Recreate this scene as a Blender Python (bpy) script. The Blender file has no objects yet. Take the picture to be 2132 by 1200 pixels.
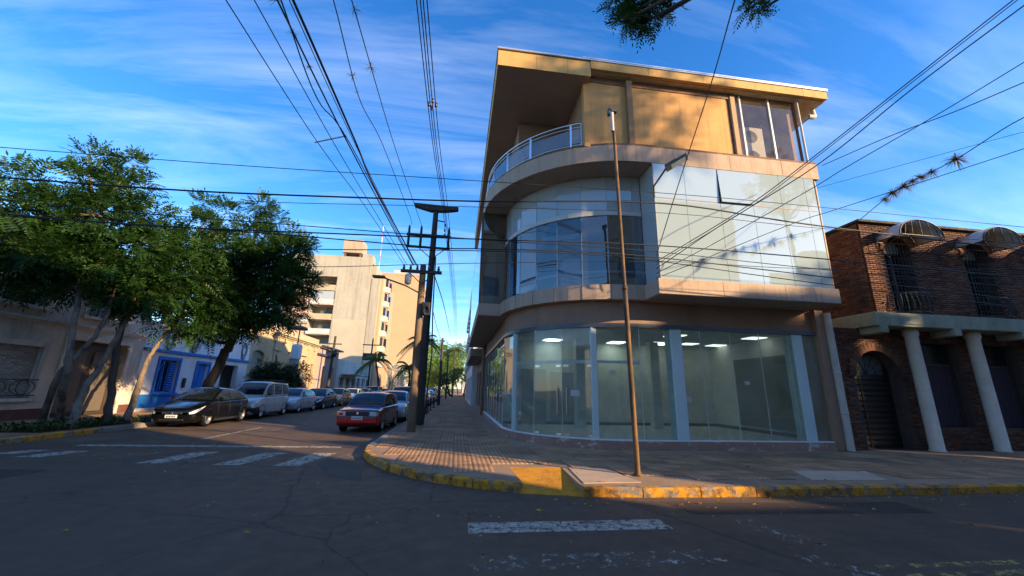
import bpy, bmesh, math, random
import numpy as np
from mathutils import Vector, Matrix
random.seed(7); rng = np.random.default_rng(7)
sc = bpy.context.scene; col = sc.collection
R_ = math.radians
# ------------------------------------------------------------------ camera (vanishing points of the photograph)
FPX, CX, CY = 815.0, 1066.0, 600.0
CAM = np.array([0, 0, 1.65])
_u = np.array([1138 - CX, -(-2530 - CY), -FPX]); _u /= np.linalg.norm(_u)
_y = np.array([951 - CX, -(812 - CY), -FPX]); _y -= _u * (_u @ _y); _y /= np.linalg.norm(_y)
ROT = np.array([np.cross(_y, _u), _y, _u])
cam = bpy.data.cameras.new('camera'); cam.sensor_width = 36; cam.lens = FPX / 2132 * 36
cam.clip_end = 6000; cam.clip_start = 0.05
cam_o = bpy.data.objects.new('camera', cam); col.objects.link(cam_o); sc.camera = cam_o
_m = Matrix.Identity(4)
for i in range(3):
    for j in range(3): _m[i][j] = float(ROT[i, j])
    _m[i][3] = float(CAM[i])
cam_o.matrix_world = _m
def ray(px, py): return ROT @ np.array([px - CX, -(py - CY), -FPX])
def at_z(px, py, z=0.0):
    d = ray(px, py); return CAM + d * (z - CAM[2]) / d[2]
def at_y(px, py, y):
    d = ray(px, py); return CAM + d * y / d[1]
def at_x(px, py, x):
    d = ray(px, py); return CAM + d * x / d[0]
def at_d(px, py, dist):
    d = ray(px, py); return CAM + d * dist / np.linalg.norm(d)
# ------------------------------------------------------------------ light
SUN_H = np.array([0.81, -0.586]); SUN_EL = R_(17.5)          # towards the sun
S = Vector((SUN_H[0] * math.cos(SUN_EL), SUN_H[1] * math.cos(SUN_EL), math.sin(SUN_EL))).normalized()
sun = bpy.data.lights.new('sun', 'SUN'); sun.energy = 4.75; sun.angle = R_(0.55); sun.color = (1.0, 0.72, 0.41)
sun_o = bpy.data.objects.new('sun', sun); col.objects.link(sun_o); sun_o.location = (30, -30, 30)
sun_o.rotation_euler = S.to_track_quat('Z', 'Y').to_euler()
world = bpy.data.worlds.new('World'); sc.world = world; world.use_nodes = True
nt = world.node_tree; nd = nt.nodes; lk = nt.links
for n in list(nd): nd.remove(n)
sky = nd.new('ShaderNodeTexSky'); sky.sky_type = 'NISHITA'; sky.sun_disc = False
sky.sun_elevation = SUN_EL; sky.sun_rotation = math.atan2(SUN_H[0], SUN_H[1])
sky.altitude = 100; sky.air_density = 1.05; sky.dust_density = 0.2; sky.ozone_density = 3.5
hs = nd.new('ShaderNodeHueSaturation'); hs.inputs['Saturation'].default_value = 1.27; hs.inputs['Hue'].default_value = 0.509; hs.inputs['Value'].default_value = 1.1; hs.inputs['Value'].default_value = 1.0
tc = nd.new('ShaderNodeTexCoord'); sp = nd.new('ShaderNodeSeparateXYZ'); lk.new(tc.outputs['Generated'], sp.inputs[0])
mx = nd.new('ShaderNodeMath'); mx.operation = 'MAXIMUM'; mx.inputs[1].default_value = 0.02; lk.new(sp.outputs['Z'], mx.inputs[0])
ad = nd.new('ShaderNodeMath'); ad.operation = 'ADD'; ad.inputs[1].default_value = 0.2; lk.new(mx.outputs[0], ad.inputs[0])
cb = nd.new('ShaderNodeCombineXYZ')
for k, s in ((0, 'X'), (1, 'Y')):
    dv = nd.new('ShaderNodeMath'); dv.operation = 'DIVIDE'; lk.new(sp.outputs[s], dv.inputs[0]); lk.new(ad.outputs[0], dv.inputs[1]); lk.new(dv.outputs[0], cb.inputs[k])
def cloud(rot, scl, nscale, det, lo, hi, dist):
    mp = nd.new('ShaderNodeMapping'); mp.inputs['Rotation'].default_value = (0, 0, R_(rot)); mp.inputs['Scale'].default_value = (*scl, 1)
    lk.new(cb.outputs[0], mp.inputs[0])
    nz = nd.new('ShaderNodeTexNoise'); nz.inputs['Scale'].default_value = nscale; nz.inputs['Detail'].default_value = det
    nz.inputs['Roughness'].default_value = 0.62; nz.inputs['Distortion'].default_value = dist; lk.new(mp.outputs[0], nz.inputs[0])
    rp = nd.new('ShaderNodeMapRange'); rp.inputs['From Min'].default_value = lo; rp.inputs['From Max'].default_value = hi; lk.new(nz.outputs[0], rp.inputs[0])
    return rp.outputs[0]
c1 = cloud(38, (0.45, 2.1), 1.5, 10, 0.43, 0.74, 0.9)
c2 = cloud(-20, (0.5, 0.8), 0.9, 4, 0.28, 0.66, 0.2)
ml = nd.new('ShaderNodeMath'); ml.operation = 'MULTIPLY'; lk.new(c1, ml.inputs[0]); lk.new(c2, ml.inputs[1])
mf = nd.new('ShaderNodeMath'); mf.operation = 'MULTIPLY'; mf.inputs[1].default_value = 0.36; lk.new(ml.outputs[0], mf.inputs[0])
gm = nd.new('ShaderNodeGamma'); gm.inputs[1].default_value = 1.0; lk.new(sky.outputs[0], hs.inputs['Color']); lk.new(hs.outputs[0], gm.inputs[0])
mixc = nd.new('ShaderNodeMix'); mixc.data_type = 'RGBA'; lk.new(mf.outputs[0], mixc.inputs['Factor']); lk.new(gm.outputs[0], mixc.inputs['A'])
mixc.inputs['B'].default_value = (5.6, 6.0, 6.6, 1)
bg = nd.new('ShaderNodeBackground'); bg.inputs['Strength'].default_value = 0.15
lk.new(mixc.outputs['Result'], bg.inputs['Color'])
wo = nd.new('ShaderNodeOutputWorld'); lk.new(bg.outputs[0], wo.inputs[0])
sc.view_settings.view_transform = 'Standard'; sc.view_settings.look = 'None'; sc.view_settings.gamma = 1.0
sc.view_settings.use_curve_mapping = False; sc.view_settings.exposure = 1.27
sc.cycles.max_bounces = 8; sc.cycles.transparent_max_bounces = 24; sc.cycles.use_denoising = True
sc.cycles.sample_clamp_indirect = 6
# ------------------------------------------------------------------ helpers
class MB:
    def __init__(s): s.v = []; s.f = []; s.sm = []
    def add(s, vs, fs, smooth=False):
        b = len(s.v); s.v += [tuple(map(float, p)) for p in vs]
        for f in fs: s.f.append([b + i for i in f]); s.sm.append(smooth)
        return s
    def box(s, x0, y0, z0, x1, y1, z1):
        x0, x1 = sorted((x0, x1)); y0, y1 = sorted((y0, y1)); z0, z1 = sorted((z0, z1))
        return s.add([(x0, y0, z0), (x1, y0, z0), (x1, y1, z0), (x0, y1, z0), (x0, y0, z1), (x1, y0, z1), (x1, y1, z1), (x0, y1, z1)],
                     [(0, 3, 2, 1), (4, 5, 6, 7), (0, 1, 5, 4), (1, 2, 6, 5), (2, 3, 7, 6), (3, 0, 4, 7)])
    def bbox(s, x0, y0, z0, x1, y1, z1, b=0.01):          # box with all edges chamfered
        x0, x1 = sorted((x0, x1)); y0, y1 = sorted((y0, y1)); z0, z1 = sorted((z0, z1))
        b = min(b, (x1 - x0) * .45, (y1 - y0) * .45, (z1 - z0) * .45)
        bm = bmesh.new(); bmesh.ops.create_cube(bm, size=1)
        for v in bm.verts: v.co = Vector(((x0 + x1) / 2 + v.co.x * (x1 - x0), (y0 + y1) / 2 + v.co.y * (y1 - y0), (z0 + z1) / 2 + v.co.z * (z1 - z0)))
        bmesh.ops.bevel(bm, geom=bm.edges[:], offset=b, segments=1, affect='EDGES', profile=0.5)
        bm.verts.ensure_lookup_table(); bm.verts.index_update()
        s.add([v.co for v in bm.verts], [[v.index for v in f.verts] for f in bm.faces]); bm.free(); return s
    def obox(s, c, half, rot=None):
        m = rot if rot is not None else Matrix.Identity(3)
        vs = [Vector(c) + m @ Vector((sx * half[0], sy * half[1], sz * half[2])) for sz in (-1, 1) for sx, sy in ((-1, -1), (1, -1), (1, 1), (-1, 1))]
        return s.add(vs, [(0, 3, 2, 1), (4, 5, 6, 7), (0, 1, 5, 4), (1, 2, 6, 5), (2, 3, 7, 6), (3, 0, 4, 7)])
    def bar(s, a, b, w, h):                                 # square bar from a to b
        a = Vector(a); b = Vector(b); d = b - a
        q = d.to_track_quat('Z', 'Y').to_matrix() if d.length > 1e-6 else Matrix.Identity(3)
        return s.obox((a + b) / 2, (w / 2, h / 2, d.length / 2), q)
    def prism(s, pts, z0, z1):                              # polygon (ccw) extruded
        n = len(pts)
        vs = [(p[0], p[1], z0) for p in pts] + [(p[0], p[1], z1) for p in pts]
        fs = [tuple(range(n - 1, -1, -1)), tuple(range(n, 2 * n))] + [(i, (i + 1) % n, n + (i + 1) % n, n + i) for i in range(n)]
        return s.add(vs, fs)
    def tube(s, path, r, n=8, caps=True, smooth=True):
        P = [Vector(p) for p in path]; m = len(P)
        rr = [r] * m if not hasattr(r, '__len__') else list(r)
        vs = []; prev = None
        for i, p in enumerate(P):
            t = (P[min(i + 1, m - 1)] - P[max(i - 1, 0)])
            t = t.normalized() if t.length > 1e-9 else Vector((0, 0, 1))
            if prev is None:
                a = t.orthogonal().normalized()
            else:
                a = (prev - t * prev.dot(t)); a = a.normalized() if a.length > 1e-6 else t.orthogonal().normalized()
            prev = a; b = t.cross(a)
            for k in range(n):
                an = 2 * math.pi * k / n; vs.append(p + (a * math.cos(an) + b * math.sin(an)) * rr[i])
        fs = [(i * n + k, i * n + (k + 1) % n, (i + 1) * n + (k + 1) % n, (i + 1) * n + k) for i in range(m - 1) for k in range(n)]
        s.add(vs, fs, smooth)
        if caps: s.add(vs[:n], [tuple(range(n - 1, -1, -1))]); s.add(vs[-n:], [tuple(range(n))])
        return s
    def lathe(s, prof, c=(0, 0, 0), axis='Z', n=20, smooth=True):   # prof: (r, h)
        vs = []
        for r, h in prof:
            for k in range(n):
                a = 2 * math.pi * k / n; x, y = r * math.cos(a), r * math.sin(a)
                p = (x, y, h) if axis == 'Z' else ((x, h, y) if axis == 'Y' else (h, x, y))
                vs.append((p[0] + c[0], p[1] + c[1], p[2] + c[2]))
        m = len(prof)
        fs = [(i * n + k, i * n + (k + 1) % n, (i + 1) * n + (k + 1) % n, (i + 1) * n + k) for i in range(m - 1) for k in range(n)]
        fs += [tuple(range(n - 1, -1, -1)), tuple((m - 1) * n + k for k in range(n))]
        return s.add(vs, fs, smooth)
    def strip(s, path, z0, z1, t):                          # vertical wall of thickness t along a 2D path (t to the left of travel)
        P = [Vector((p[0], p[1])) for p in path]; n = len(P); off = []
        for i in range(n):
            d0 = (P[i] - P[i - 1]).normalized() if i > 0 else (P[1] - P[0]).normalized()
            d1 = (P[i + 1] - P[i]).normalized() if i < n - 1 else d0
            n0 = Vector((-d0.y, d0.x)); n1 = Vector((-d1.y, d1.x)); b = (n0 + n1); b = b.normalized() if b.length > 1e-6 else n0
            off.append(P[i] + b * t / max(.3, b.dot(n0)))
        vs = []
        for p, o in zip(P, off): vs += [(p.x, p.y, z0), (p.x, p.y, z1), (o.x, o.y, z1), (o.x, o.y, z0)]
        fs = [(4 * i + k, 4 * i + 4 + k, 4 * i + 4 + (k + 1) % 4, 4 * i + (k + 1) % 4) for i in range(n - 1) for k in range(4)]
        fs += [(0, 1, 2, 3), tuple(4 * (n - 1) + k for k in (3, 2, 1, 0))]
        return s.add(vs, fs)
    def mesh(s, name):
        me = bpy.data.meshes.new(name); me.from_pydata(s.v, [], s.f)
        me.polygons.foreach_set('use_smooth', s.sm); me.update(); return me
    def build(s, name, mat, parent=None, sharp=None, fix=True, **kw):
        me = s.mesh(name)
        if fix and len(s.f) < 60000:
            bm = bmesh.new(); bm.from_mesh(me); bmesh.ops.recalc_face_normals(bm, faces=bm.faces); bm.to_mesh(me); bm.free()
        if sharp: me.set_sharp_from_angle(angle=R_(sharp))
        return link(me, name, mat, parent, **kw)
def link(me, name, mat, parent=None, label=None, cat=None, group=None, kind=None):
    o = bpy.data.objects.new(name, me); col.objects.link(o)
    if mat is not None and not me.materials: me.materials.append(mat)
    if parent is not None:
        o.parent = parent
        o.matrix_parent_inverse = Matrix.Translation(-parent_loc(parent))
    tag(o, label, cat, group, kind); return o
def parent_loc(p):
    return Vector(p.get('_w', (0, 0, 0))) if p.get('_w') is not None else Vector((0, 0, 0))
def tag(o, label=None, cat=None, group=None, kind=None):
    if label: o['label'] = label
    if cat: o['category'] = cat
    if group: o['group'] = group
    if kind: o['kind'] = kind
    return o
def thing(name, label, cat, loc=(0, 0, 0), group=None):
    o = bpy.data.objects.new(name, None); col.objects.link(o); o.location = loc; o['_w'] = tuple(map(float, loc)); o.empty_display_size = .2
    return tag(o, label, cat, group)
def copy_tree(o, parent=None):
    c = o.copy(); col.objects.link(c)
    if parent is not None: c.parent = parent; c.matrix_parent_inverse = o.matrix_parent_inverse.copy()
    for ch in list(o.children): copy_tree(ch, c)
    return c
def struct(mb, name, mat, **kw): return mb.build(name, mat, kind='structure', **kw)
# ------------------------------------------------------------------ materials
MATS = {}
def nodes(name):
    m = bpy.data.materials.new(name); m.use_nodes = True; t = m.node_tree
    return m, t, t.nodes['Principled BSDF'], t.nodes['Material Output']
def N(t, typ, **kw):
    n = t.nodes.new(typ)
    for k, v in kw.items():
        if k in n.inputs: n.inputs[k].default_value = v
        else: setattr(n, k, v)
    return n
def noise(t, vec, scale, detail=5, rough=.6, dist=0.0):
    n = N(t, 'ShaderNodeTexNoise', Scale=scale, Detail=detail, Roughness=rough, Distortion=dist); t.links.new(vec, n.inputs['Vector']); return n.outputs['Fac']
def ramp(t, fac, lo, hi, a=0.0, b=1.0):
    n = N(t, 'ShaderNodeMapRange'); t.links.new(fac, n.inputs['Value'])
    n.inputs['From Min'].default_value = lo; n.inputs['From Max'].default_value = hi; n.inputs['To Min'].default_value = a; n.inputs['To Max'].default_value = b
    return n.outputs[0]
def mixrgb(t, fac, a, b, mode='MIX'):
    n = t.nodes.new('ShaderNodeMix'); n.data_type = 'RGBA'; n.blend_type = mode
    for s, v in (('Factor', fac), ('A', a), ('B', b)):
        if hasattr(v, 'links') or hasattr(v, 'is_linked'): t.links.new(v, n.inputs[s])
        elif s == 'Factor': n.inputs[s].default_value = v
        else: n.inputs[s].default_value = (*v[:3], 1)
    return n.outputs['Result']
def vec(t, scale=(1, 1, 1), rot=(0, 0, 0)):
    c = t.nodes.new('ShaderNodeTexCoord'); m = N(t, 'ShaderNodeMapping'); m.inputs['Scale'].default_value = scale; m.inputs['Rotation'].default_value = rot
    t.links.new(c.outputs['Object'], m.inputs[0]); return m.outputs[0]
def M(name, c, rough=.8, var=.18, scale=1.5, bump=.15, bscale=40, metal=0, spec=.35, stain=None, stain_amt=0.0, stain_scale=(1.6, 1.6, .22),
      fine=.08, island=0.0, obj=0.0, coat=0.0, stain_lo=.5, stain_hi=.72):
    if name in MATS: return MATS[name]
    m, t, p, o = nodes(name); v = vec(t)
    dk = [x * (1 - var) for x in c]; lt = [min(1, x * (1 + var)) for x in c]
    cc = mixrgb(t, ramp(t, noise(t, v, scale, 6, .65), .3, .7), dk, lt)
    if fine: cc = mixrgb(t, ramp(t, noise(t, v, scale * 22, 3), .35, .65, 0, 1), cc, [x * (1 - fine * 2.2) for x in c], 'MIX') if False else mixrgb(t, fine * 2.5, cc, mixrgb(t, ramp(t, noise(t, v, scale * 22, 4, .7), .35, .65), [x * .6 for x in c], [min(1, x * 1.25) for x in c]))
    if stain is not None:
        sv = vec(t, stain_scale); cc = mixrgb(t, ramp(t, noise(t, sv, 1.0, 7, .7, .3), stain_lo, stain_hi, 0, stain_amt), cc, stain)
    if island or obj:
        g = t.nodes.new('ShaderNodeNewGeometry'); oi = t.nodes.new('ShaderNodeObjectInfo')
        src = g.outputs['Random Per Island'] if island else oi.outputs['Random']
        if island and obj:
            a_ = N(t, 'ShaderNodeMath', operation='ADD'); t.links.new(g.outputs['Random Per Island'], a_.inputs[0]); t.links.new(oi.outputs['Random'], a_.inputs[1])
            f_ = N(t, 'ShaderNodeMath', operation='FRACT'); t.links.new(a_.outputs[0], f_.inputs[0]); src = f_.outputs[0]
        amt = island or obj
        h = N(t, 'ShaderNodeHueSaturation'); t.links.new(cc, h.inputs['Color']); t.links.new(ramp(t, src, 0, 1, 1 - amt, 1 + amt), h.inputs['Value'])
        t.links.new(ramp(t, src, 0, 1, .485, .515), h.inputs['Hue']); cc = h.outputs[0]
    t.links.new(cc, p.inputs['Base Color'])
    p.inputs['Metallic'].default_value = metal; p.inputs['Specular IOR Level'].default_value = spec
    t.links.new(ramp(t, noise(t, v, scale * 6, 4), .3, .7, max(.02, rough - .1), min(1, rough + .08)), p.inputs['Roughness'])
    if coat: p.inputs['Coat Weight'].default_value = coat; p.inputs['Coat Roughness'].default_value = .04
    if bump:
        b = N(t, 'ShaderNodeBump', Strength=bump, Distance=.02); t.links.new(noise(t, v, bscale, 6, .7), b.inputs['Height']); t.links.new(b.outputs[0], p.inputs['Normal'])
    MATS[name] = m; return m
def plain(name, c, rough=.5, metal=0, spec=.5, emit=0, coat=0):
    if name in MATS: return MATS[name]
    m, t, p, o = nodes(name); v = vec(t)
    t.links.new(mixrgb(t, ramp(t, noise(t, v, 9, 4), .3, .7), [x * .9 for x in c], [min(1, x * 1.06) for x in c]), p.inputs['Base Color'])
    p.inputs['Roughness'].default_value = rough; p.inputs['Metallic'].default_value = metal; p.inputs['Specular IOR Level'].default_value = spec
    if coat: p.inputs['Coat Weight'].default_value = coat; p.inputs['Coat Roughness'].default_value = .03
    if emit: p.inputs['Emission Color'].default_value = (*c, 1); p.inputs['Emission Strength'].default_value = emit
    MATS[name] = m; return m
def glass(name, tint, refl=0.04, rough=.01, dust=.05, dustc=(.5, .5, .48), gl=(1, 1, 1), ior=1.45, solid=0.0, solidc=(.7, .75, .75), wav=0.0):
    """thin architectural glass: transparent, fresnel reflection, a little dust or an opaque film"""
    if name in MATS: return MATS[name]
    m, t, p, o = nodes(name); v = vec(t); t.nodes.remove(p)
    tr = N(t, 'ShaderNodeBsdfTransparent'); tr.inputs[0].default_value = (*tint, 1)
    gs = N(t, 'ShaderNodeBsdfGlossy', Roughness=rough); gs.inputs[0].default_value = (*gl, 1)
    df = N(t, 'ShaderNodeBsdfDiffuse'); df.inputs[0].default_value = (*dustc, 1)
    sf = N(t, 'ShaderNodeBsdfDiffuse'); sf.inputs[0].default_value = (*solidc, 1)
    if wav:
        b = N(t, 'ShaderNodeBump', Strength=wav, Distance=.05); t.links.new(noise(t, v, .9, 2), b.inputs['Height']); t.links.new(b.outputs[0], gs.inputs['Normal'])
    fr = N(t, 'ShaderNodeFresnel', IOR=ior)
    a = N(t, 'ShaderNodeMath', operation='ADD', use_clamp=True); a.inputs[1].default_value = refl; t.links.new(fr.outputs[0], a.inputs[0])
    bf = t.nodes.new('ShaderNodeNewGeometry'); fb = N(t, 'ShaderNodeMath', operation='SUBTRACT'); fb.inputs[0].default_value = 1; t.links.new(bf.outputs['Backfacing'], fb.inputs[1])
    a2 = N(t, 'ShaderNodeMath', operation='MULTIPLY'); t.links.new(a.outputs[0], a2.inputs[0]); t.links.new(fb.outputs[0], a2.inputs[1]); a = a2
    m0 = t.nodes.new('ShaderNodeMixShader'); m0.inputs[0].default_value = solid; t.links.new(tr.outputs[0], m0.inputs[1]); t.links.new(sf.outputs[0], m0.inputs[2])
    m1 = t.nodes.new('ShaderNodeMixShader'); t.links.new(ramp(t, noise(t, v, 1.4, 6, .7), .35, .75, dust * .4, dust * 1.7), m1.inputs[0]); t.links.new(m0.outputs[0], m1.inputs[1]); t.links.new(df.outputs[0], m1.inputs[2])
    m2 = t.nodes.new('ShaderNodeMixShader'); t.links.new(a.outputs[0], m2.inputs[0]); t.links.new(m1.outputs[0], m2.inputs[1]); t.links.new(gs.outputs[0], m2.inputs[2])
    t.links.new(m2.outputs[0], o.inputs['Surface']); MATS[name] = m; return m
def leafmat(name, c, c2, trans=.35):
    if name in MATS: return MATS[name]
    m, t, p, o = nodes(name)
    g = t.nodes.new('ShaderNodeNewGeometry')
    cc = mixrgb(t, g.outputs['Random Per Island'], c, c2)
    v = vec(t); cc = mixrgb(t, ramp(t, noise(t, v, 1.1, 3), .35, .65, 0, .45), cc, [x * .55 for x in c])
    t.links.new(cc, p.inputs['Base Color']); p.inputs['Roughness'].default_value = .5; p.inputs['Specular IOR Level'].default_value = .4
    tl = N(t, 'ShaderNodeBsdfTranslucent'); h = N(t, 'ShaderNodeHueSaturation', Saturation=1.1, Value=1.5); h.inputs['Hue'].default_value = .475; t.links.new(cc, h.inputs['Color']); t.links.new(h.outputs[0], tl.inputs[0])
    mm = t.nodes.new('ShaderNodeMixShader'); mm.inputs[0].default_value = trans; t.links.new(p.outputs[0], mm.inputs[1]); t.links.new(tl.outputs[0], mm.inputs[2])
    t.links.new(mm.outputs[0], o.inputs['Surface']); MATS[name] = m; return m
def paintmat(name, c, wear_lo, wear_hi, scale=9, alpha=True):
    """worn road paint: shows the road through the gaps"""
    if name in MATS: return MATS[name]
    m, t, p, o = nodes(name); v = vec(t)
    t.links.new(mixrgb(t, ramp(t, noise(t, v, 3, 5), .3, .7), [x * .7 for x in c], c), p.inputs['Base Color']); p.inputs['Roughness'].default_value = .75
    tr = N(t, 'ShaderNodeBsdfTransparent'); mm = t.nodes.new('ShaderNodeMixShader')
    vo = N(t, 'ShaderNodeTexVoronoi', feature='DISTANCE_TO_EDGE', Scale=scale * 1.4); t.links.new(v, vo.inputs['Vector'])
    ck = ramp(t, vo.outputs['Distance'], .015, .04)
    nz = ramp(t, noise(t, v, scale, 8, .75, .4), wear_lo, wear_hi)
    mu = N(t, 'ShaderNodeMath', operation='MULTIPLY'); t.links.new(ck, mu.inputs[0]); t.links.new(nz, mu.inputs[1])
    t.links.new(mu.outputs[0], mm.inputs[0]); t.links.new(tr.outputs[0], mm.inputs[1]); t.links.new(p.outputs[0], mm.inputs[2]); t.links.new(mm.outputs[0], o.inputs['Surface'])
    MATS[name] = m; return m
# facade with rectangular or arched openings; local a along the wall, z up, N outwards
class Op:
    def __init__(s, a0, a1, z0, z1, arch=0.0): s.a0, s.a1, s.z0, s.z1, s.arch = a0, a1, z0, z1, arch
    def top(s, a):
        if not s.arch: return s.z1
        c = (s.a0 + s.a1) / 2; h = (s.a1 - s.a0) / 2; q = max(0, 1 - ((a - c) / h) ** 2); return s.z1 + s.arch * math.sqrt(q)
    def slices(s): return [s.a0 + (s.a1 - s.a0) * (0.5 - 0.5 * math.cos(math.pi * k / 12)) for k in range(13)] if s.arch else [s.a0, s.a1]
    def inside(s, a, z, m=0.0): return s.a0 - m < a < s.a1 + m and s.z0 - m < z < s.top(min(max(a, s.a0 + 1e-4), s.a1 - 1e-4)) + m
def facade(mb, O, A, Nn, a0, a1, z0, z1, ops, depth=.25, topf=None):
    O = Vector(O); A = Vector(A); Nn = Vector(Nn); Zv = Vector((0, 0, 1))
    P = lambda a, z, d=0: O + A * a + Zv * z - Nn * d
    bp = {a0, a1}
    for o in ops: bp |= set(o.slices())
    bp = sorted(b for b in bp if a0 - 1e-6 <= b <= a1 + 1e-6)
    for s, e in zip(bp, bp[1:]):
        if e - s < 1e-5: continue
        mid = (s + e) / 2; cur = (z0, z0)
        for o in sorted([o for o in ops if o.a0 < mid < o.a1], key=lambda o: o.z0):
            if o.z0 > cur[0] + 1e-5 or o.z0 > cur[1] + 1e-5: mb.add([P(s, cur[0]), P(e, cur[1]), P(e, o.z0), P(s, o.z0)], [(0, 1, 2, 3)])
            cur = (o.top(s), o.top(e))
        zt = (topf(s), topf(e)) if topf else (z1, z1)
        mb.add([P(s, cur[0]), P(e, cur[1]), P(e, zt[1]), P(s, zt[0])], [(0, 1, 2, 3)])
    for o in ops:
        sl = o.slices(); loop = [(o.a0, o.z0), (o.a1, o.z0)] + [(a, o.top(a)) for a in reversed(sl)]
        for (x, z), (x2, z2) in zip(loop, loop[1:] + loop[:1]):
            if abs(x - x2) + abs(z - z2) > 1e-5: mb.add([P(x, z), P(x2, z2), P(x2, z2, depth), P(x, z, depth)], [(0, 1, 2, 3)])
    return P
# ================================================================== ground, roads, pavements
def asphalt():
    m, t, p, o = nodes('asphalt'); v = vec(t)
    c = mixrgb(t, ramp(t, noise(t, v, .35, 6, .6), .3, .7), (.080, .049, .030), (.135, .083, .052))
    c = mixrgb(t, ramp(t, noise(t, v, 75, 4, .75), .38, .68, 0, .75), c, (.12, .085, .058))
    c = mixrgb(t, ramp(t, noise(t, vec(t, (.25, 1.1, 1)), .8, 7, .7, .5), .48, .68, 0, .6), c, (.12, .078, .046))     # dust swept along the street
    c = mixrgb(t, ramp(t, noise(t, v, 1.1, 8, .75, 1.0), .56, .66, 0, .6), c, (.032, .023, .016)); c = mixrgb(t, ramp(t, noise(t, vec(t, (1, .35, 1)), .5, 6, .65, .3), .55, .75, 0, .5), c, (.15, .105, .07))
    vo = N(t, 'ShaderNodeTexVoronoi', feature='DISTANCE_TO_EDGE', Scale=.33); _nz = N(t, 'ShaderNodeTexNoise', Scale=1.6, Detail=6, Roughness=.7); t.links.new(v, _nz.inputs['Vector']); t.links.new(mixrgb(t, .22, v, _nz.outputs['Color']), vo.inputs['Vector'])
    ck = ramp(t, vo.outputs['Distance'], .001, .006, .5, 0); c = mixrgb(t, ck, c, (.014, .013, .012))
    t.links.new(c, p.inputs['Base Color']); p.inputs['Specular IOR Level'].default_value = .3
    t.links.new(ramp(t, noise(t, v, 4, 5), .3, .7, .62, .9), p.inputs['Roughness'])
    b = N(t, 'ShaderNodeBump', Strength=.6, Distance=.012); t.links.new(noise(t, v, 110, 4, .7), b.inputs['Height'])
    b2 = N(t, 'ShaderNodeBump', Strength=.3, Distance=.04); t.links.new(noise(t, v, 2.2, 4), b2.inputs['Height']); t.links.new(b.outputs[0], b2.inputs['Normal'])
    t.links.new(b2.outputs[0], p.inputs['Normal']); return m
ASPH = asphalt()
CONC = M('pavement concrete', (.31, .205, .13), .9, .22, 1.2, .35, 60, stain=(.10, .085, .07), stain_amt=.6, stain_scale=(.8, .8, .8))
MORT = M('pavement mortar', (.15, .13, .11), .95, .2, 2)
def tilemat():
    m, t, p, o = nodes('ribbed pavement tile'); v = vec(t)
    c = mixrgb(t, ramp(t, noise(t, v, 2.2, 6), .3, .7), (.33, .180, .092), (.47, .275, .148))
    g = t.nodes.new('ShaderNodeNewGeometry'); oi = t.nodes.new('ShaderNodeObjectInfo')
    a_ = N(t, 'ShaderNodeMath', operation='ADD'); t.links.new(g.outputs['Random Per Island'], a_.inputs[0]); t.links.new(oi.outputs['Random'], a_.inputs[1])
    f_ = N(t, 'ShaderNodeMath', operation='FRACT'); t.links.new(a_.outputs[0], f_.inputs[0])
    h = N(t, 'ShaderNodeHueSaturation'); t.links.new(c, h.inputs['Color']); t.links.new(ramp(t, f_.outputs[0], 0, 1, .72, 1.18), h.inputs['Value']); c = h.outputs[0]
    wp = t.nodes.new('ShaderNodeNewGeometry')
    ns = N(t, 'ShaderNodeTexNoise', Scale=.55, Detail=7, Roughness=.7); t.links.new(wp.outputs['Position'], ns.inputs['Vector'])
    c = mixrgb(t, ramp(t, ns.outputs['Fac'], .48, .68, 0, .65), c, (.085, .065, .05))
    w = N(t, 'ShaderNodeTexWave', wave_type='BANDS', bands_direction='X', Scale=3.1416 / .05 / 10 * .5 * 1.0); w.inputs['Distortion'].default_value = 0; t.links.new(v, w.inputs['Vector'])
    c = mixrgb(t, ramp(t, w.outputs['Fac'], .0, .35, .5, 0), c, (.07, .055, .042))
    t.links.new(c, p.inputs['Base Color']); p.inputs['Roughness'].default_value = .85; p.inputs['Specular IOR Level'].default_value = .25
    b = N(t, 'ShaderNodeBump', Strength=.5, Distance=.012); t.links.new(w.outputs['Fac'], b.inputs['Height'])
    b2 = N(t, 'ShaderNodeBump', Strength=.25, Distance=.01); t.links.new(noise(t, v, 70, 4), b2.inputs['Height']); t.links.new(b.outputs[0], b2.inputs['Normal']); t.links.new(b2.outputs[0], p.inputs['Normal'])
    return m
TILE = tilemat()
def kerbmat(name, lo, hi, dirt=.88):
    m, t, p, o = nodes(name); v = t.nodes.new('ShaderNodeNewGeometry').outputs['Position']
    base = mixrgb(t, ramp(t, noise(t, v, 5, 6), .3, .7), (.16, .14, .12), (.30, .27, .23))
    yl = mixrgb(t, ramp(t, noise(t, v, 2, 5), .3, .7), (.48, .19, .004), (.66, .30, .007))
    c = mixrgb(t, ramp(t, noise(t, v, 3.2, 8, .75, .6), lo, hi), base, yl)
    c = mixrgb(t, ramp(t, noise(t, v, 5.0, 8, .78), .46, .60, 0, dirt), c, (.045, .034, .022))
    t.links.new(c, p.inputs['Base Color']); p.inputs['Roughness'].default_value = .85
    b = N(t, 'ShaderNodeBump', Strength=.6, Distance=.03); t.links.new(noise(t, v, 16, 7, .7), b.inputs['Height']); t.links.new(b.outputs[0], p.inputs['Normal']); return m
KY = kerbmat('worn yellow kerb paint', .42, .50); KG = M('kerb concrete', (.24, .22, .19), .9, .25, 4, .5, 25, stain=(.06, .05, .04), stain_amt=.6, stain_scale=(2, 2, 2))
g = MB(); g.add([(-2500, -2500, -.06), (2500, -2500, -.06), (2500, 2500, -.06), (-2500, 2500, -.06)], [(0, 1, 2, 3)])
struct(g, 'ground', M('far ground', (.16, .15, .12), .95, .2, .05))
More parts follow.
